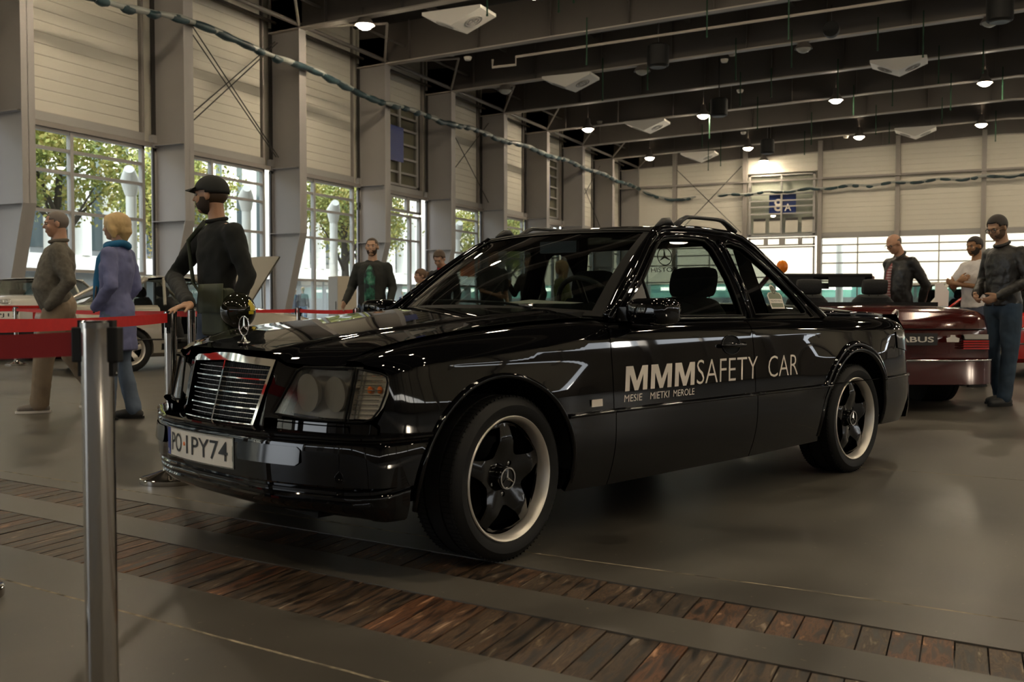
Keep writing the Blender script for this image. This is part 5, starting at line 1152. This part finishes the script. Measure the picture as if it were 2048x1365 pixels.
t = empty('orange_balloon', tuple(CP(1563, 14.6, 1.54)), 0, 'orange balloon above the maroon convertible\'s windscreen', 'balloon'); MB().sphere((0, 0, 0), (.085, .085, .10), 24, 16).lathe([(.002, -.12), (.012, -.112), (.005, -.098)], 10).build('balloon_skin', mat('balloon_orange', (.75, .20, .01), .15), t, 180); MB().tube([(0, 0, -.11), (.0, 0, -1.54)], .003, 5).build('balloon_string', M['white'], t)
t = empty('display_stand', tuple(CP(1882, 15.2, 0)), R(25), 'white pop-up sign with red script between the bald man and the crossed-arms man', 'sign'); mb = MB(); mb.prism([(-.1, .95), (.1, .95), (.11, 1.18), (-.0, 1.33), (-.1, 1.29)], -.012, .012, lambda u, v, h: (u, h, v)); mb.build('sign_board', M['bwhite'], t); MB().tube([(0, 0, 0), (0, 0, .96)], .015, 8).build('sign_pole', M['steel'], t); MB().lathe([(.18, 0), (.18, .015), (0, .02)], 20).build('sign_foot', M['steel'], t)
# ================================================================== people
def remesh(mb, name, voxel, m, parent, smooth=4, wr=0, wscale=.12, seed=0):
    me = bpy.data.meshes.new('src'); me.from_pydata(mb.v, [], mb.f)
    o = bpy.data.objects.new('src', me); COL.objects.link(o)
    r = o.modifiers.new('r', 'REMESH'); r.mode = 'VOXEL'; r.voxel_size = voxel; r.use_smooth_shade = True
    s = o.modifiers.new('s', 'SMOOTH'); s.factor = .5; s.iterations = smooth
    if wr:
        t = bpy.data.textures.new('cloth', 'CLOUDS'); t.noise_scale = wscale; t.noise_depth = 2
        d = o.modifiers.new('d', 'DISPLACE'); d.texture = t; d.strength = wr; d.mid_level = .5; d.texture_coords = 'LOCAL'
    bpy.context.view_layer.update(); e = o.evaluated_get(bpy.context.evaluated_depsgraph_get())
    out = bpy.data.meshes.new_from_object(e); out.name = name; bpy.data.objects.remove(o); bpy.data.meshes.remove(me)
    out.materials.clear(); out.materials.append(m); out.polygons.foreach_set('use_smooth', [True]*len(out.polygons))
    return link(name, out, None, parent)
def cap(mb, a, ra, b, rb, sq=(1, 1), n=14):
    a = Vector(a); b = Vector(b); mb.tube([a, b], [ra, rb], n, sq=sq)
    if sq == (1, 1): mb.sphere(a, ra, n, 8); mb.sphere(b, rb, n, 8)
    return mb
def chain(mb, pts, rad, sq=(1, 1), n=14):
    mb.tube(pts, rad, n, sq=sq)
    if sq == (1, 1):
        for p, r in ((pts[0], rad[0]), (pts[-1], rad[-1])): mb.sphere(p, r, n, 8)
    return mb
def hand(mb, wr, d, pn, side, curl=.5, s=1.0):
    """palm, four fingers of different lengths and a thumb; d = direction of the fingers, pn = palm normal"""
    wr = Vector(wr); d = Vector(d).normalized(); pn = Vector(pn); pn = (pn-d*pn.dot(d)).normalized(); x = d.cross(pn)*side
    Mx = Matrix((x, d, pn)).transposed()
    mb.sphere(wr+d*.048*s, (.041*s, .052*s, .016*s), 14, 9, Mx); cap(mb, wr, .024*s, wr+d*.03*s, .026*s)
    for k, (o, L, r) in enumerate(((-.030, .068, .0078), (-.0102, .078, .0084), (.0100, .073, .0083), (.0298, .058, .0072))):
        p = wr+d*(.088-.006*abs(k-1.4))*s+x*o*s; a = 0; dr = (d+x*o*2.2).normalized(); pts = [p-d*.03*s, p]
        for q, f in enumerate((.45, .32, .23)):
            a += curl*(.55+.25*q); v = dr*math.cos(a)+pn*math.sin(a); p = p+v*L*f*s; pts.append(p)
        chain(mb, pts, [r*1.1*s, r*1.05*s, r*s, r*.92*s, r*.75*s], n=9)
    p = wr+d*.02*s-x*.030*s; v = (d*.75-x*.62+pn*.25).normalized(); q = p+v*.034*s; v2 = (d*.9-x*.28+pn*(.2+curl*.4)).normalized(); chain(mb, [p, q, q+v2*.028*s, q+v2*.048*s+pn*.006*curl], [.016*s, .0115*s, .0098*s, .0075*s], n=9)
SK = {}
def skin(c): 
    if c not in SK: SK[c] = noise_color(mat('skin', c, .5), [(.3, tuple(v*.85 for v in c)), (.7, tuple(v*1.12 for v in c))], 9)
    return SK[c]
CL = {}
def cloth(c, rough=.85, metal=0, name='fabric'):
    k = (c, rough, name)
    if k not in CL: CL[k] = noise_color(mat(name, c, rough), [(.3, tuple(v*.75 for v in c)), (.7, tuple(v*1.2 for v in c))], 5, 4)
    return CL[k]
def person(label, pos, face, H=1.76, skinc=(.42, .24, .15), head=(0, 0), J=None, top=((.05, .05, .05), .85), legs=((.05, .07, .12), .85), shoes=(.03, .03, .03), belly=0, hair=None, hairc=(.04, .025, .015), beard=None, voxel=.010, hands=None, build=1.0, coat=0, sleeve=1, group=None, lean=0, female=False, wr=.022, collar=None, top_name='jacket', texture=None, glasses=False, simple=False, trouser_name='trousers', shirt=None, baggy=1.0):
    t = empty('person', (pos[0], pos[1], pos[2] if len(pos) > 2 else 0), math.atan2(face[1], face[0])-math.pi/2, label, 'person', group)
    k = H/1.78; S = lambda p: Vector((p[0]*k, p[1]*k, p[2]*k))
    ln = lean
    j = dict(ankL=(-.10, 0, .085), kneeL=(-.105, .02, .49), hipL=(-.092, 0, .92), ankR=(.10, 0, .085), kneeR=(.105, .02, .49), hipR=(.092, 0, .92),
             pel=(0, 0, .98), waist=(0, .01, 1.10), chest=(0, .0+ln*.3, 1.32), neck=(0, -.015+ln*.6, 1.495), head=(0, .012+ln, 1.665),
             shL=(-.180, -.01+ln*.5, 1.415), elL=(-.235, -.04, 1.15), wrL=(-.235, .05, .91), shR=(.180, -.01+ln*.5, 1.415), elR=(.235, -.04, 1.15), wrR=(.235, .05, .91))
    if female: j['shL'] = (-.165, -.01, 1.425); j['shR'] = (.165, -.01, 1.425)
    if J: j.update(J)
    j = {a: S(b) for a, b in j.items()}; B = build*k
    hd = Matrix.Rotation(head[0], 3, 'Z') @ Matrix.Rotation(head[1], 3, 'X'); hc = j['head']; hs = k*.98
    HP = lambda p: hc+hd @ (Vector(p)*hs); hr = lambda r: tuple(v*hs for v in r)
    b = MB()
    for c, r in (((0, -.012, .030), (.076, .096, .086)), ((0, .020, -.025), (.061, .072, .084)), ((0, .046, -.084), (.036, .036, .026)), ((.034, .060, -.022), (.025, .025, .028)), ((-.034, .060, -.022), (.025, .025, .028)), ((0, .087, -.052), (.021, .010, .0065)), ((0, .085, -.063), (.018, .009, .006)), ((.079, -.006, -.004), (.009, .019, .031)), ((-.079, -.006, -.004), (.009, .019, .031)), ((0, .106, -.022), (.0145, .010, .009))):
        b.sphere(HP(c), hr(r), 18, 12, hd)
    cap(b, HP((0, .086, .018)), .0075*hs, HP((0, .105, -.018)), .0105*hs, n=10); chain(b, [HP((-.04, .076, .026)), HP((-.018, .086, .030)), HP((.018, .086, .030)), HP((.04, .076, .026))], [.007*hs, .009*hs, .009*hs, .007*hs], n=10)
    chain(b, [HP((0, -.028, -.04)), (HP((0, -.03, -.07))+j['neck'])/2, j['neck']-Vector((0, 0, .02))], [.054*hs, .054*B*.95, .062*B])
    chain(b, [j['neck'], j['chest'], j['waist'], j['pel']], [.06*B, .105*B, .10*B, .10*B], sq=(.8, 1.25))
    for s in 'LR':
        chain(b, [j['neck']+Vector((0, 0, -.03)), j['sh'+s]], [.05*B, .048*B]); chain(b, [j['sh'+s], j['el'+s], j['wr'+s]], [.046*B, .036*B, .024*B]); chain(b, [j['hip'+s], j['knee'+s], j['ank'+s]], [.075*B, .05*B, .034*B])
        if s in (hands or {}) and hands[s] is None: continue
        e = (j['wr'+s]-j['el'+s]).normalized(); h = (hands or {}).get(s, dict(d=e, pn=(1 if s == 'L' else -1, .3, 0), curl=.45))
        hand(b, j['wr'+s], h.get('d', e), h.get('pn', (1 if s == 'L' else -1, .3, 0)), 1 if s == 'L' else -1, h.get('curl', .45), k)
    body = remesh(b, 'body', voxel, skin(skinc), t, 2 if voxel < .008 else 1)
    # trousers
    g = MB(); g.sphere((j['pel']+j['hipL']+j['hipR'])/3, (.165*B, .108*B*(1+belly*.2), .13*B), 20, 12)
    for s in 'LR':
        chain(g, [j['hip'+s], j['hip'+s].lerp(j['knee'+s], .5), j['knee'+s], j['knee'+s].lerp(j['ank'+s], .5), j['ank'+s]+Vector((0, 0, .0))], [.094*B*baggy, .086*B*baggy, .068*B*baggy, .062*B*baggy, .062*B*baggy])
    remesh(g, trouser_name, .012, cloth(*legs), t, 5, wr*.8, .09)
    # shoes
    for s in 'LR':
        a = j['ank'+s]; f = Vector((0, 1, 0)); fd = (J or {}).get('foot'+s); 
        if fd: f = Vector(fd).normalized()
        q = MB(); gz = max(.0, a.z-.085*k); q.sphere(a+Vector((0, 0, -.03)), (.044*k, .05*k, .05*k)); 
        chain(q, [Vector((a.x, a.y, gz+.042))-f*.045*k, Vector((a.x, a.y, gz+.042))+f*.06*k, Vector((a.x, a.y, gz+.034))+f*.15*k], [.040*k, .044*k, .033*k])
        so = remesh(q, 'shoe', .009, cloth(shoes, .6), t, 2)
        ang = math.atan2(f.y, f.x); q = MB(); q.prism([((math.cos(x)*.145*k+.05*k), math.sin(x)*.047*k) for x in np.linspace(0, 2*math.pi, 19)[:-1]], gz+.002, gz+.022); q.v = [tuple(Matrix.Rotation(ang, 3, 'Z') @ Vector(v)+Vector((a.x, a.y, 0))) for v in q.v]; q.build('sole', M['white'] if shoes[0] > .1 else M['rubber'], so, 30)
    # upper garment
    u = MB(); hem = j['pel'].lerp(j['hipL'], .5)+Vector((j['pel'].x/2-j['hipL'].x/2, 0, -.02)) if not coat else Vector((j['pel'].x, j['pel'].y, coat*k))
    bl = belly; P = [hem, j['pel'], j['waist'], j['chest'], j['neck'].lerp(j['chest'], .35), j['neck'].lerp(j['chest'], .10), j['neck']+Vector((0, 0, .012))]
    if bl: P[2] = P[2]+Vector((0, .06*bl, -.01)); P[1] = P[1]+Vector((0, .02*bl, 0))
    u.tube(P, [(.132 if not coat else .155)*B, .135*B*(1+.1*bl), (.122 if not female else .115)*B*(1+.26*bl), .140*B*(1+.08*bl), .122*B, .076*B, .060*B], 20, sq=(.86, 1.28))
    for s in 'LR':
        chain(u, [j['neck']+Vector((0, 0, -.055)), j['sh'+s]+Vector((0, 0, -.008))], [.066*B, .062*B])
        if sleeve >= 1: chain(u, [j['sh'+s], j['sh'+s].lerp(j['el'+s], .5), j['el'+s], j['el'+s].lerp(j['wr'+s], .5), j['el'+s].lerp(j['wr'+s], .95)], [.066*B, .062*B, .055*B, .048*B, .041*B])
        else: chain(u, [j['sh'+s], j['sh'+s].lerp(j['el'+s], .75)], [.066*B, .064*B])
    gar = remesh(u, top_name, .012, texture or cloth(*top), t, 5, wr, .075)
    if collar:
        c = MB(); n_ = j['neck']+Vector((0, .006, .012)); up = (hc-n_).normalized(); x = Vector((1, 0, 0)); y = up.cross(x)
        c.tube([n_+up*(.006+collar[1]*.4)+(x*math.cos(a)*.058+y*math.sin(a)*.062)*B for a in np.linspace(0, 2*math.pi, 25)[:-1]], collar[1], 8, closed=True); c.build('collar', cloth(*collar[0]), gar, 180)
    # hair, beard, eyes
    def shell(name, c, r, keep, m, thick=.010, n=40):
        b_ = MB(); b_.sphere((0, 0, 0), r, n, n//2); cc = Vector(c); f2 = []
        for f in b_.f:
            p = sum((Vector(b_.v[i]) for i in f), Vector())/len(f)+cc
            if keep(p): f2.append(f)
        us = sorted({i for f in f2 for i in f}); mp = {a: q for q, a in enumerate(us)}
        o = MB(); o.v = [tuple(HP(Vector(b_.v[i])+cc)) for i in us]+[tuple(HP(Vector(b_.v[i])*(1-thick/.09)+cc)) for i in us]; N_ = len(us)
        o.f = [tuple(mp[i] for i in f) for f in f2]+[tuple(mp[i]+N_ for i in f[::-1]) for f in f2]
        from collections import Counter
        ed = Counter(); 
        for f in f2:
            for a, b2 in zip(f, f[1:]+f[:1]): ed[(a, b2)] += 1
        o.f += [(mp[b2], mp[a], mp[a]+N_, mp[b2]+N_) for (a, b2) in ed if (b2, a) not in ed]; o.mi = [0]*len(o.f)
        return o.build(name, m, t, 180, fix=False)
    hm = cloth(hairc, .55, name='hair')
    if hair == 'short': shell('hair', (0, -.014, .030), (.085, .107, .099), lambda p: p.z > (.070+.3*max(0, abs(p.x)-.035) if p.y > .05 else .03 if p.y > .01 else -.055) and not (abs(p.x) > .06 and -.03 < p.y < .03 and p.z < .02), hm, .016)
    elif hair == 'crop': shell('hair', (0, -.014, .030), (.079, .100, .091), lambda p: p.z > (.078 if p.y > .05 else .04 if p.y > .01 else -.05) and not (abs(p.x) > .06 and -.03 < p.y < .03 and p.z < .02), hm, .010)
    elif hair == 'fringe': shell('hair', (0, -.016, .026), (.077, .098, .086), lambda p: p.z < .055 and (p.z > -.045) and p.y < .0 and not (abs(p.x) > .062 and -.03 < p.y and p.z < .02), hm, .006)
    elif hair in ('bob', 'long'):
        q = MB(); z0 = -.10 if hair == 'bob' else -.20
        q.sphere(HP((0, -.022, .035)), hr((.104, .120, .104)), 20, 14, hd); 
        for x in (-1, 1): chain(q, [HP((x*.06, .01, .04)), HP((x*.085, -.012, -.03)), HP((x*.075, -.02, z0+.02))], [.045*hs, .040*hs, .022*hs])
        chain(q, [HP((0, -.06, .0)), HP((0, -.085, -.05)), HP((0, -.075, z0))], [.08*hs, .066*hs, .035*hs]); q.sphere(HP((0, .055, .085)), hr((.062, .04, .030)), 14, 9, hd)
        remesh(q, 'hair', .010, hm, t, 2, .008, .02)
    elif hair == 'tied':
        shell('hair', (0, -.014, .030), (.083, .105, .096), lambda p: p.z > (.045 if p.y > .045 else .0 if p.y > .02 else -.055), hm, .014); MB().sphere(HP((0, -.12, .04)), .035*hs).build('hair_bun', hm, t, 180)
    elif hair == 'cap':
        shell('hair', (0, -.014, .020), (.079, .100, .086), lambda p: p.y < .0 and -.06 < p.z < .02, hm, .008)
        cm = cloth((.012, .013, .012), .8); shell('cap', (0, -.012, .034), (.092, .112, .104), lambda p: p.z > .040-.02*(p.y < 0), cm, .01)
        q = MB(); q.grid([[HP((x*.078*(1-.25*v), .075+.085*v*(1-.5*x*x), .050-.02*v+.012*(1-x*x)-h)) for x in np.linspace(-1, 1, 9) for h in ((0,) if z_ == 0 else (.006,))] for z_, v in [(0, v) for v in np.linspace(0, 1, 5)]+[(1, v) for v in np.linspace(1, 0, 5)]], closed_u=True); q.build('cap_brim', cm, t, 180)
    if beard: shell('beard', (0, .010, -.032), (.066, .086, .084), lambda p: p.y > -.01 and p.z < -.040+.032*(abs(p.x) > .045) and not (abs(p.x) < .024 and -.066 < p.z < -.046), cloth(beard, .8, name='hair'), .014)
    if not simple:
        for x in (-.031, .031):
            e = MB(); e.sphere(HP((x, .078, .010)), .0105*hs, 10, 8); eo = e.build('eye', M['eye'], t, 180); MB().sphere(HP((x, .0855, .010)), .0048*hs, 8, 6).build('iris', M['ink'], eo, 180)
            MB().tube([HP((x-.014, .084, .027)), HP((x, .091, .031)), HP((x+.014, .086, .028))], .0032, 6).build('eyebrow', cloth(hairc if hair not in ('bob',) else (.2, .13, .06), .8, name='hair'), t, 180)
    if glasses:
        q = MB()
        for x in (-.032, .032): q.tube([HP((x+.024*math.cos(a), .098, .008+.019*math.sin(a))) for a in np.linspace(0, 2*math.pi, 17)[:-1]], .0022, 6, closed=True)
        for x in (-1, 1): q.tube([HP((x*.056, .096, .012)), HP((x*.080, .0, .010))], .002, 6)
        q.tube([HP((-.01, .1, .012)), HP((.01, .1, .012))], .002, 6); q.build('glasses', M['trim'], t, 180)
    t['_k'] = k
    return t, j, HP
M['eye'] = mat('eye_white', (.22, .20, .18), .4)
RV = Vector((.9067, .4218, 0)); FV = Vector((-.4218, .9067, 0))
def cpos(px, Z): return tuple((FV*Z*1.0+RV*((px-1024)/F_PX*Z))[:2])
def D(r, f): v = RV*r+FV*f; return (v.x, v.y)
# 1 man in a grey turtleneck
tn = noise_color(mat('knit', (.1, .09, .07), .9), [(.3, (.085, .075, .058)), (.7, (.135, .12, .095))], 30)
p, j, HP = person('older grey-haired man in grey turtleneck and khaki trousers, hand in pocket', (-7.42, 6.25), D(-.93, -.36), 1.80, (.40, .22, .14), (0.12, -.10), dict(
    ankL=(-.10, .16, .085), kneeL=(-.11, .12, .49), ankR=(.11, -.34, .10), kneeR=(.105, -.10, .49), elL=(-.26, -.10, 1.15), wrL=(-.21, .07, .93), elR=(.25, -.06, 1.15), wrR=(.22, .10, .95)),
    ((.11, .095, .075), .9), ((.22, .165, .11), .85), (.16, .14, .12), belly=.95, hair='crop', hairc=(.16, .13, .11), voxel=.0075, hands={'L': None, 'R': None}, build=1.17, baggy=1.12, top_name='turtleneck', texture=tn, collar=(((.11, .095, .075), .9), .017))
# 2 blonde woman
p, j, HP = person('woman with blonde bob in a lavender-blue jacket and teal scarf, hand in pocket', (-6.45, 6.02), D(-.99, .08), 1.72, (.42, .25, .17), (.05, 0), dict(
    ankL=(-.09, .06, .085), ankR=(.07, -.10, .085), elL=(-.25, -.07, 1.15), wrL=(-.21, .10, .97), elR=(.22, -.06, 1.15), wrR=(.20, .1, .97)), ((.12, .13, .25), .8), ((.09, .12, .17), .85), (.02, .02, .02), hair='bob', hairc=(.52, .36, .16), voxel=.009, hands={'L': None, 'R': None}, coat=.60, female=True, belly=.25, build=1.08)
q = MB(); nk = j['neck']
q.tube([nk+Vector((math.cos(a)*.082, math.sin(a)*.085+.01, .018+.012*math.sin(2*a))) for a in np.linspace(0, 2*math.pi, 21)[:-1]], .030, 10, closed=True); q.tube([nk+Vector((-.05, .07, 0)), nk+Vector((-.05, .135, -.10)), nk+Vector((-.05, .16, -.28)), nk+Vector((-.04, .165, -.50))], [.03, .035, .04, .045], 10, sq=(.35, 1)); q.build('scarf', cloth((.01, .12, .25), .8), p, 180)
q = MB(); q.tube([j['shR']+Vector((-.06, .05, .06)), j['chest']+Vector((0, .17, -.05)), j['pel']+Vector((-.17, .12, -.05))], .008, 6); q.build('bag_strap', cloth((.1, .07, .05), .5), p, 180)
# 3 man in the cap
cp = cpos(437, 6.0); st2 = Vector((-3.90, 4.00, .935))
fw3 = Vector((*D(-.74, -.67), 0)).normalized()
lf = Vector((-fw3.y, fw3.x, 0)); 
def loc3(P): d_ = P-Vector((cp[0], cp[1], 0)); return (d_.dot(Vector((fw3.y, -fw3.x, 0))), d_.dot(fw3), d_.z)
ws = loc3(st2+Vector((-.0, .0, .045))); k3 = 1.74/1.78
ws = (ws[0]/k3, ws[1]/k3, ws[2]/k3)
p3, j3, HP3 = person('bearded man in black cap and black polo jumper resting a hand on the barrier post', cp, tuple(fw3[:2]), 1.74, (.40, .22, .13), (-.78, .0), dict(head=(.035, .03, 1.665), neck=(.015, -.01, 1.495), 
    shR=(.19, .0, 1.43), elR=(.30, .16, 1.16), wrR=(ws[0]+.02, ws[1]-.12, ws[2]-.02), shL=(-.19, -.01, 1.43), elL=(-.27, -.06, 1.16), wrL=(-.28, .03, .93)),
    ((.009, .010, .009), .9), ((.03, .045, .075), .8), (.03, .03, .03), hair='cap', hairc=(.05, .03, .015), beard=(.03, .018, .010), voxel=.0065, hands={'R': dict(d=(ws[0]-ws[0]-.25, 1, -.15), pn=(0, -.2, -1), curl=.35)}, build=1.0, top_name='jumper', collar=(((.010, .010, .009), .9), .013))
q = MB(); q.tube([j3['shR']+Vector((-.05, .02, .085)), j3['chest']+Vector((.085, .150, .06)), j3['waist']+Vector((.0, .150, .02)), j3['pel']+Vector((-.14, .17, .06))], .018, 6, sq=(.3, 1)); 
q.build('bag_strap', cloth((.02, .028, .016), .8), p3, 180)
bag = empty('shoulder_bag', (0, 0, 0), 0, 'olive canvas shoulder bag on the hip of the capped man', 'bag'); bag.location = p3.location; bag.rotation_euler = p3.rotation_euler
mb = MB(); mb.box((-.31, .150, .92), (.30, .08, .28)); bo_ = mb.build('bag_body', cloth((.035, .042, .022), .8), bag); bv = bo_.modifiers.new('b', 'BEVEL'); bv.width = .025; bv.segments = 3
mb = MB(); mb.grid([[(x, .197+.004*math.sin(y*3), 1.085-y*.17) for x in np.linspace(-.465, -.155, 5)] for y in np.linspace(0, 1, 5)]); fo_ = mb.build('bag_flap', cloth((.042, .05, .027), .8), bag, 60); fo_.modifiers.new('s', 'SOLIDIFY').thickness = .008
bl = empty('balloon', (*cpos(476, 5.58), .93), 0, 'glossy black balloon with a yellow print held beside the capped man', 'balloon')
mb = MB(); mb.sphere((0, 0, 0), (.100, .100, .108), 32, 20); mb.lathe([(.002, -.125), (.012, -.12), (.006, -.106)], 10); mb.build('balloon_skin', mat('balloon_black', (.012, .012, .008), .05, 0, .3), bl, 180)
mb = MB(); yel = mat('balloon_print', (.5, .40, .02), .3)
for a, z, w_, h_ in ((-.10, .03, .05, .02), (-.02, .00, .06, .03), (-.12, -.02, .05, .018), (.0, .045, .03, .02)):
    c0 = math.atan2(RV.y, RV.x)-.55+a; mb.grid([[(.1012*math.cos(c0+u)*math.cos(z*9+v), .1012*math.sin(c0+u)*math.cos(z*9+v), .109*math.sin(z*9+v)) for u in np.linspace(0, w_*8, 5)] for v in np.linspace(0, h_*9, 4)])
mb.build('balloon_print', yel, bl, 180); MB().tube([(0, 0, -.12), (.05, .03, -.2), (.10, .06, -.24)], .002, 5).build('balloon_string', M['white'], bl)
# 4 bearded man
p, j, HP = person('bearded man in dark open jacket and teal printed T-shirt facing the black pickup', cpos(745, 12.2), D(-.12, -1), 1.80, (.42, .25, .16), (.06, .02), dict(elR=(.27, -.02, 1.16), wrR=(.30, .18, .98), elL=(-.25, -.03, 1.16), wrL=(-.24, .14, .93)), ((.016, .017, .014), .8), ((.05, .08, .14), .8), (.03, .03, .03), hair='crop', hairc=(.06, .04, .025), beard=(.035, .02, .012), voxel=.0085, build=1.06)
mb = MB(); mb.tube([j['neck']+Vector((0, .03, -.04)), j['chest']+Vector((0, .115, -.02)), j['waist']+Vector((0, .115, 0)), j['pel']+Vector((0, .12, -.03))], [.05, .125, .118, .112], 12, sq=(.55, 1)); tsm = noise_color(mat('printed_cotton', (.02, .05, .05), .85), [(.45, (.008, .016, .018)), (.56, (.02, .13, .08)), (.68, (.14, .26, .20))], 9, 4); mb.build('t_shirt', tsm, p, 180)
# 5, 6
person('child in a cream hooded top with tied brown hair beside the bearded man', cpos(842, 12.3), D(-.9, -.4), 1.42, (.42, .25, .17), (.1, 0), None, ((.42, .34, .22), .9), ((.06, .08, .12), .85), hair='tied', hairc=(.09, .045, .02), voxel=.010, build=.95, collar=(((.45, .37, .25), .9), .024), top_name='hoodie')
person('boy in a black jacket with red collar looking down', cpos(884, 13.0), D(-.5, -.8), 1.72, (.42, .25, .17), (.3, -.55), dict(head=(0, .06, 1.63)), ((.012, .012, .014), .8), ((.05, .07, .1), .85), hair='short', hairc=(.06, .035, .02), voxel=.011, build=.95, collar=(((.35, .02, .02), .8), .018))
# 7 bald man
plm = mat('plaid_shirt', (.2, .05, .05), .85)
n, l, b_ = nt(plm); w1 = n.new('ShaderNodeTexWave'); w2 = n.new('ShaderNodeTexWave'); tc = n.new('ShaderNodeTexCoord'); w1.inputs['Scale'].default_value = 9; w2.inputs['Scale'].default_value = 9; w2.bands_direction = 'Z'; mx = n.new('ShaderNodeMixRGB'); mx.blend_type = 'MULTIPLY'; mx.inputs[0].default_value = 1; cr = n.new('ShaderNodeValToRGB'); cr.color_ramp.elements[0].color = (.22, .035, .04, 1); cr.color_ramp.elements[1].color = (.5, .42, .42, 1)
for w_ in (w1, w2): l.new(tc.outputs['Object'], w_.inputs[0])
l.new(w1.outputs[0], mx.inputs[1]); l.new(w2.outputs[0], mx.inputs[2]); l.new(mx.outputs[0], cr.inputs[0]); l.new(cr.outputs[0], b_.inputs['Base Color'])
p, j, HP = person('bald man with glasses in black leather jacket and plaid shirt looking down', cpos(1797, 12.3), D(-.86, -.35), 1.88, (.48, .26, .16), (.05, -.50), dict(head=(0, .09, 1.64), elL=(-.27, -.14, 1.16), wrL=(-.18, -.17, .93), elR=(.27, -.14, 1.16), wrR=(.16, -.17, .93)), ((.013, .012, .011), .38), ((.03, .03, .035), .85), hair='fringe', hairc=(.12, .09, .07), voxel=.0095, build=1.1, belly=.4, glasses=True, collar=(((.013, .012, .011), .4), .015))
mb = MB(); mb.tube([j['neck']+Vector((0, .045, -.03)), j['chest']+Vector((0, .135, -.02)), j['waist']+Vector((0, .165, 0)), j['pel']+Vector((0, .145, -.08))], [.04, .075, .08, .08], 12, sq=(.30, 1)); mb.build('plaid_shirt', plm, p, 180)
# 8 crossed arms
p, j, HP = person('dark-bearded man in a white T-shirt with crossed bare arms', cpos(1950, 11.6), D(-.93, -.30), 1.78, (.30, .15, .07), (.1, -.12), dict(head=(0, .03, 1.66), elL=(-.25, .10, 1.17), wrL=(.04, .28, 1.22), elR=(.25, .10, 1.19), wrR=(-.02, .25, 1.26)), ((.62, .58, .55), .85), ((.05, .06, .09), .85), hair='short', hairc=(.02, .012, .008), beard=(.02, .012, .008), voxel=.009, build=1.12, sleeve=.5, top_name='t_shirt', hands={'L': dict(d=(1, .1, .3), pn=(0, -1, 0), curl=.4), 'R': dict(d=(-1, .1, .25), pn=(0, -1, 0), curl=.4)})
# 9 man with glasses in the quilted jacket
qm = noise_color(mat('quilted_leather', (.014, .013, .011), .35), [(.3, (.010, .009, .008)), (.7, (.022, .02, .017))], 20, bump=.4, bscale=45)
p, j, HP = person('dark-haired man with glasses in black quilted jacket and blue jeans beside the maroon car', (.33, 10.55), D(-.90, -.32), 1.83, (.40, .23, .14), (.12, -.42), dict(head=(0, .09, 1.66), neck=(0, .02, 1.49), elL=(-.27, -.02, 1.17), wrL=(-.13, .20, 1.02), elR=(.26, -.02, 1.17), wrR=(.13, .20, 1.03), ankL=(-.11, .08, .085), ankR=(.10, -.10, .085)), ((.014, .013, .011), .35), ((.028, .05, .08), .85), (.02, .02, .02), hair='short', hairc=(.018, .012, .009), beard=(.10, .06, .04), voxel=.0085, build=1.08, glasses=True, texture=qm, collar=(((.014, .013, .011), .4), .016), hands={'L': dict(d=(.6, .6, -.4), pn=(.6, -.4, .3), curl=.7), 'R': dict(d=(-.6, .6, -.4), pn=(-.6, -.4, .3), curl=.7)})
# seen through the pickup's windscreen
person('man in black T-shirt seen through the windscreen of the pickup, leftmost there', cpos(985, 13.6), D(.5, -.8), 1.78, (.36, .2, .13), (0, -.1), dict(elR=(.24, .1, 1.16), wrR=(.12, .3, 1.1)), ((.02, .02, .022), .8), ((.05, .07, .1), .85), hair='short', voxel=.012, sleeve=.5, simple=True)
person('dark-haired person with raised forearm seen through the middle of the windscreen', cpos(1060, 14.6), D(-.6, -.7), 1.72, (.36, .2, .13), (0, 0), dict(elR=(.26, .08, 1.16), wrR=(.18, .28, 1.30)), ((.03, .02, .02), .8), hair='short', voxel=.012, simple=True)
person('blonde woman in olive waistcoat seen through the windscreen beside the seat', cpos(1122, 15.4), D(-.8, -.3), 1.66, (.40, .24, .16), (0, 0), None, ((.12, .13, .05), .85), hair='long', hairc=(.36, .24, .12), voxel=.012, female=True, simple=True)
# two walkers outdoors
person('grey-jacketed walker outdoors behind the third window', (*cpos(606, 41.0), -.02), D(.1, 1), 1.74, (.36, .2, .13), (0, 0), dict(ankL=(-.1, .2, .1), ankR=(.1, -.2, .1)), ((.06, .065, .07), .8), ((.10, .16, .26), .85), hair='short', hairc=(.3, .2, .1), voxel=.014, simple=True)
person('walker in dark blue carrying a pale bag outdoors behind the third window', (*cpos(590, 42.5), -.02), D(-.2, -1), 1.70, (.42, .3, .22), (0, 0), None, ((.01, .02, .05), .8), ((.02, .03, .05), .85), hair='short', hairc=(.5, .45, .4), voxel=.014, simple=True)
person('dark-clothed walker outdoors behind the glazed gate', (*cpos(806, 50.0), -.02), D(-.6, -1), 1.7, (.36, .2, .13), (0, 0), None, ((.02, .03, .09), .8), hair='short', voxel=.014, simple=True)
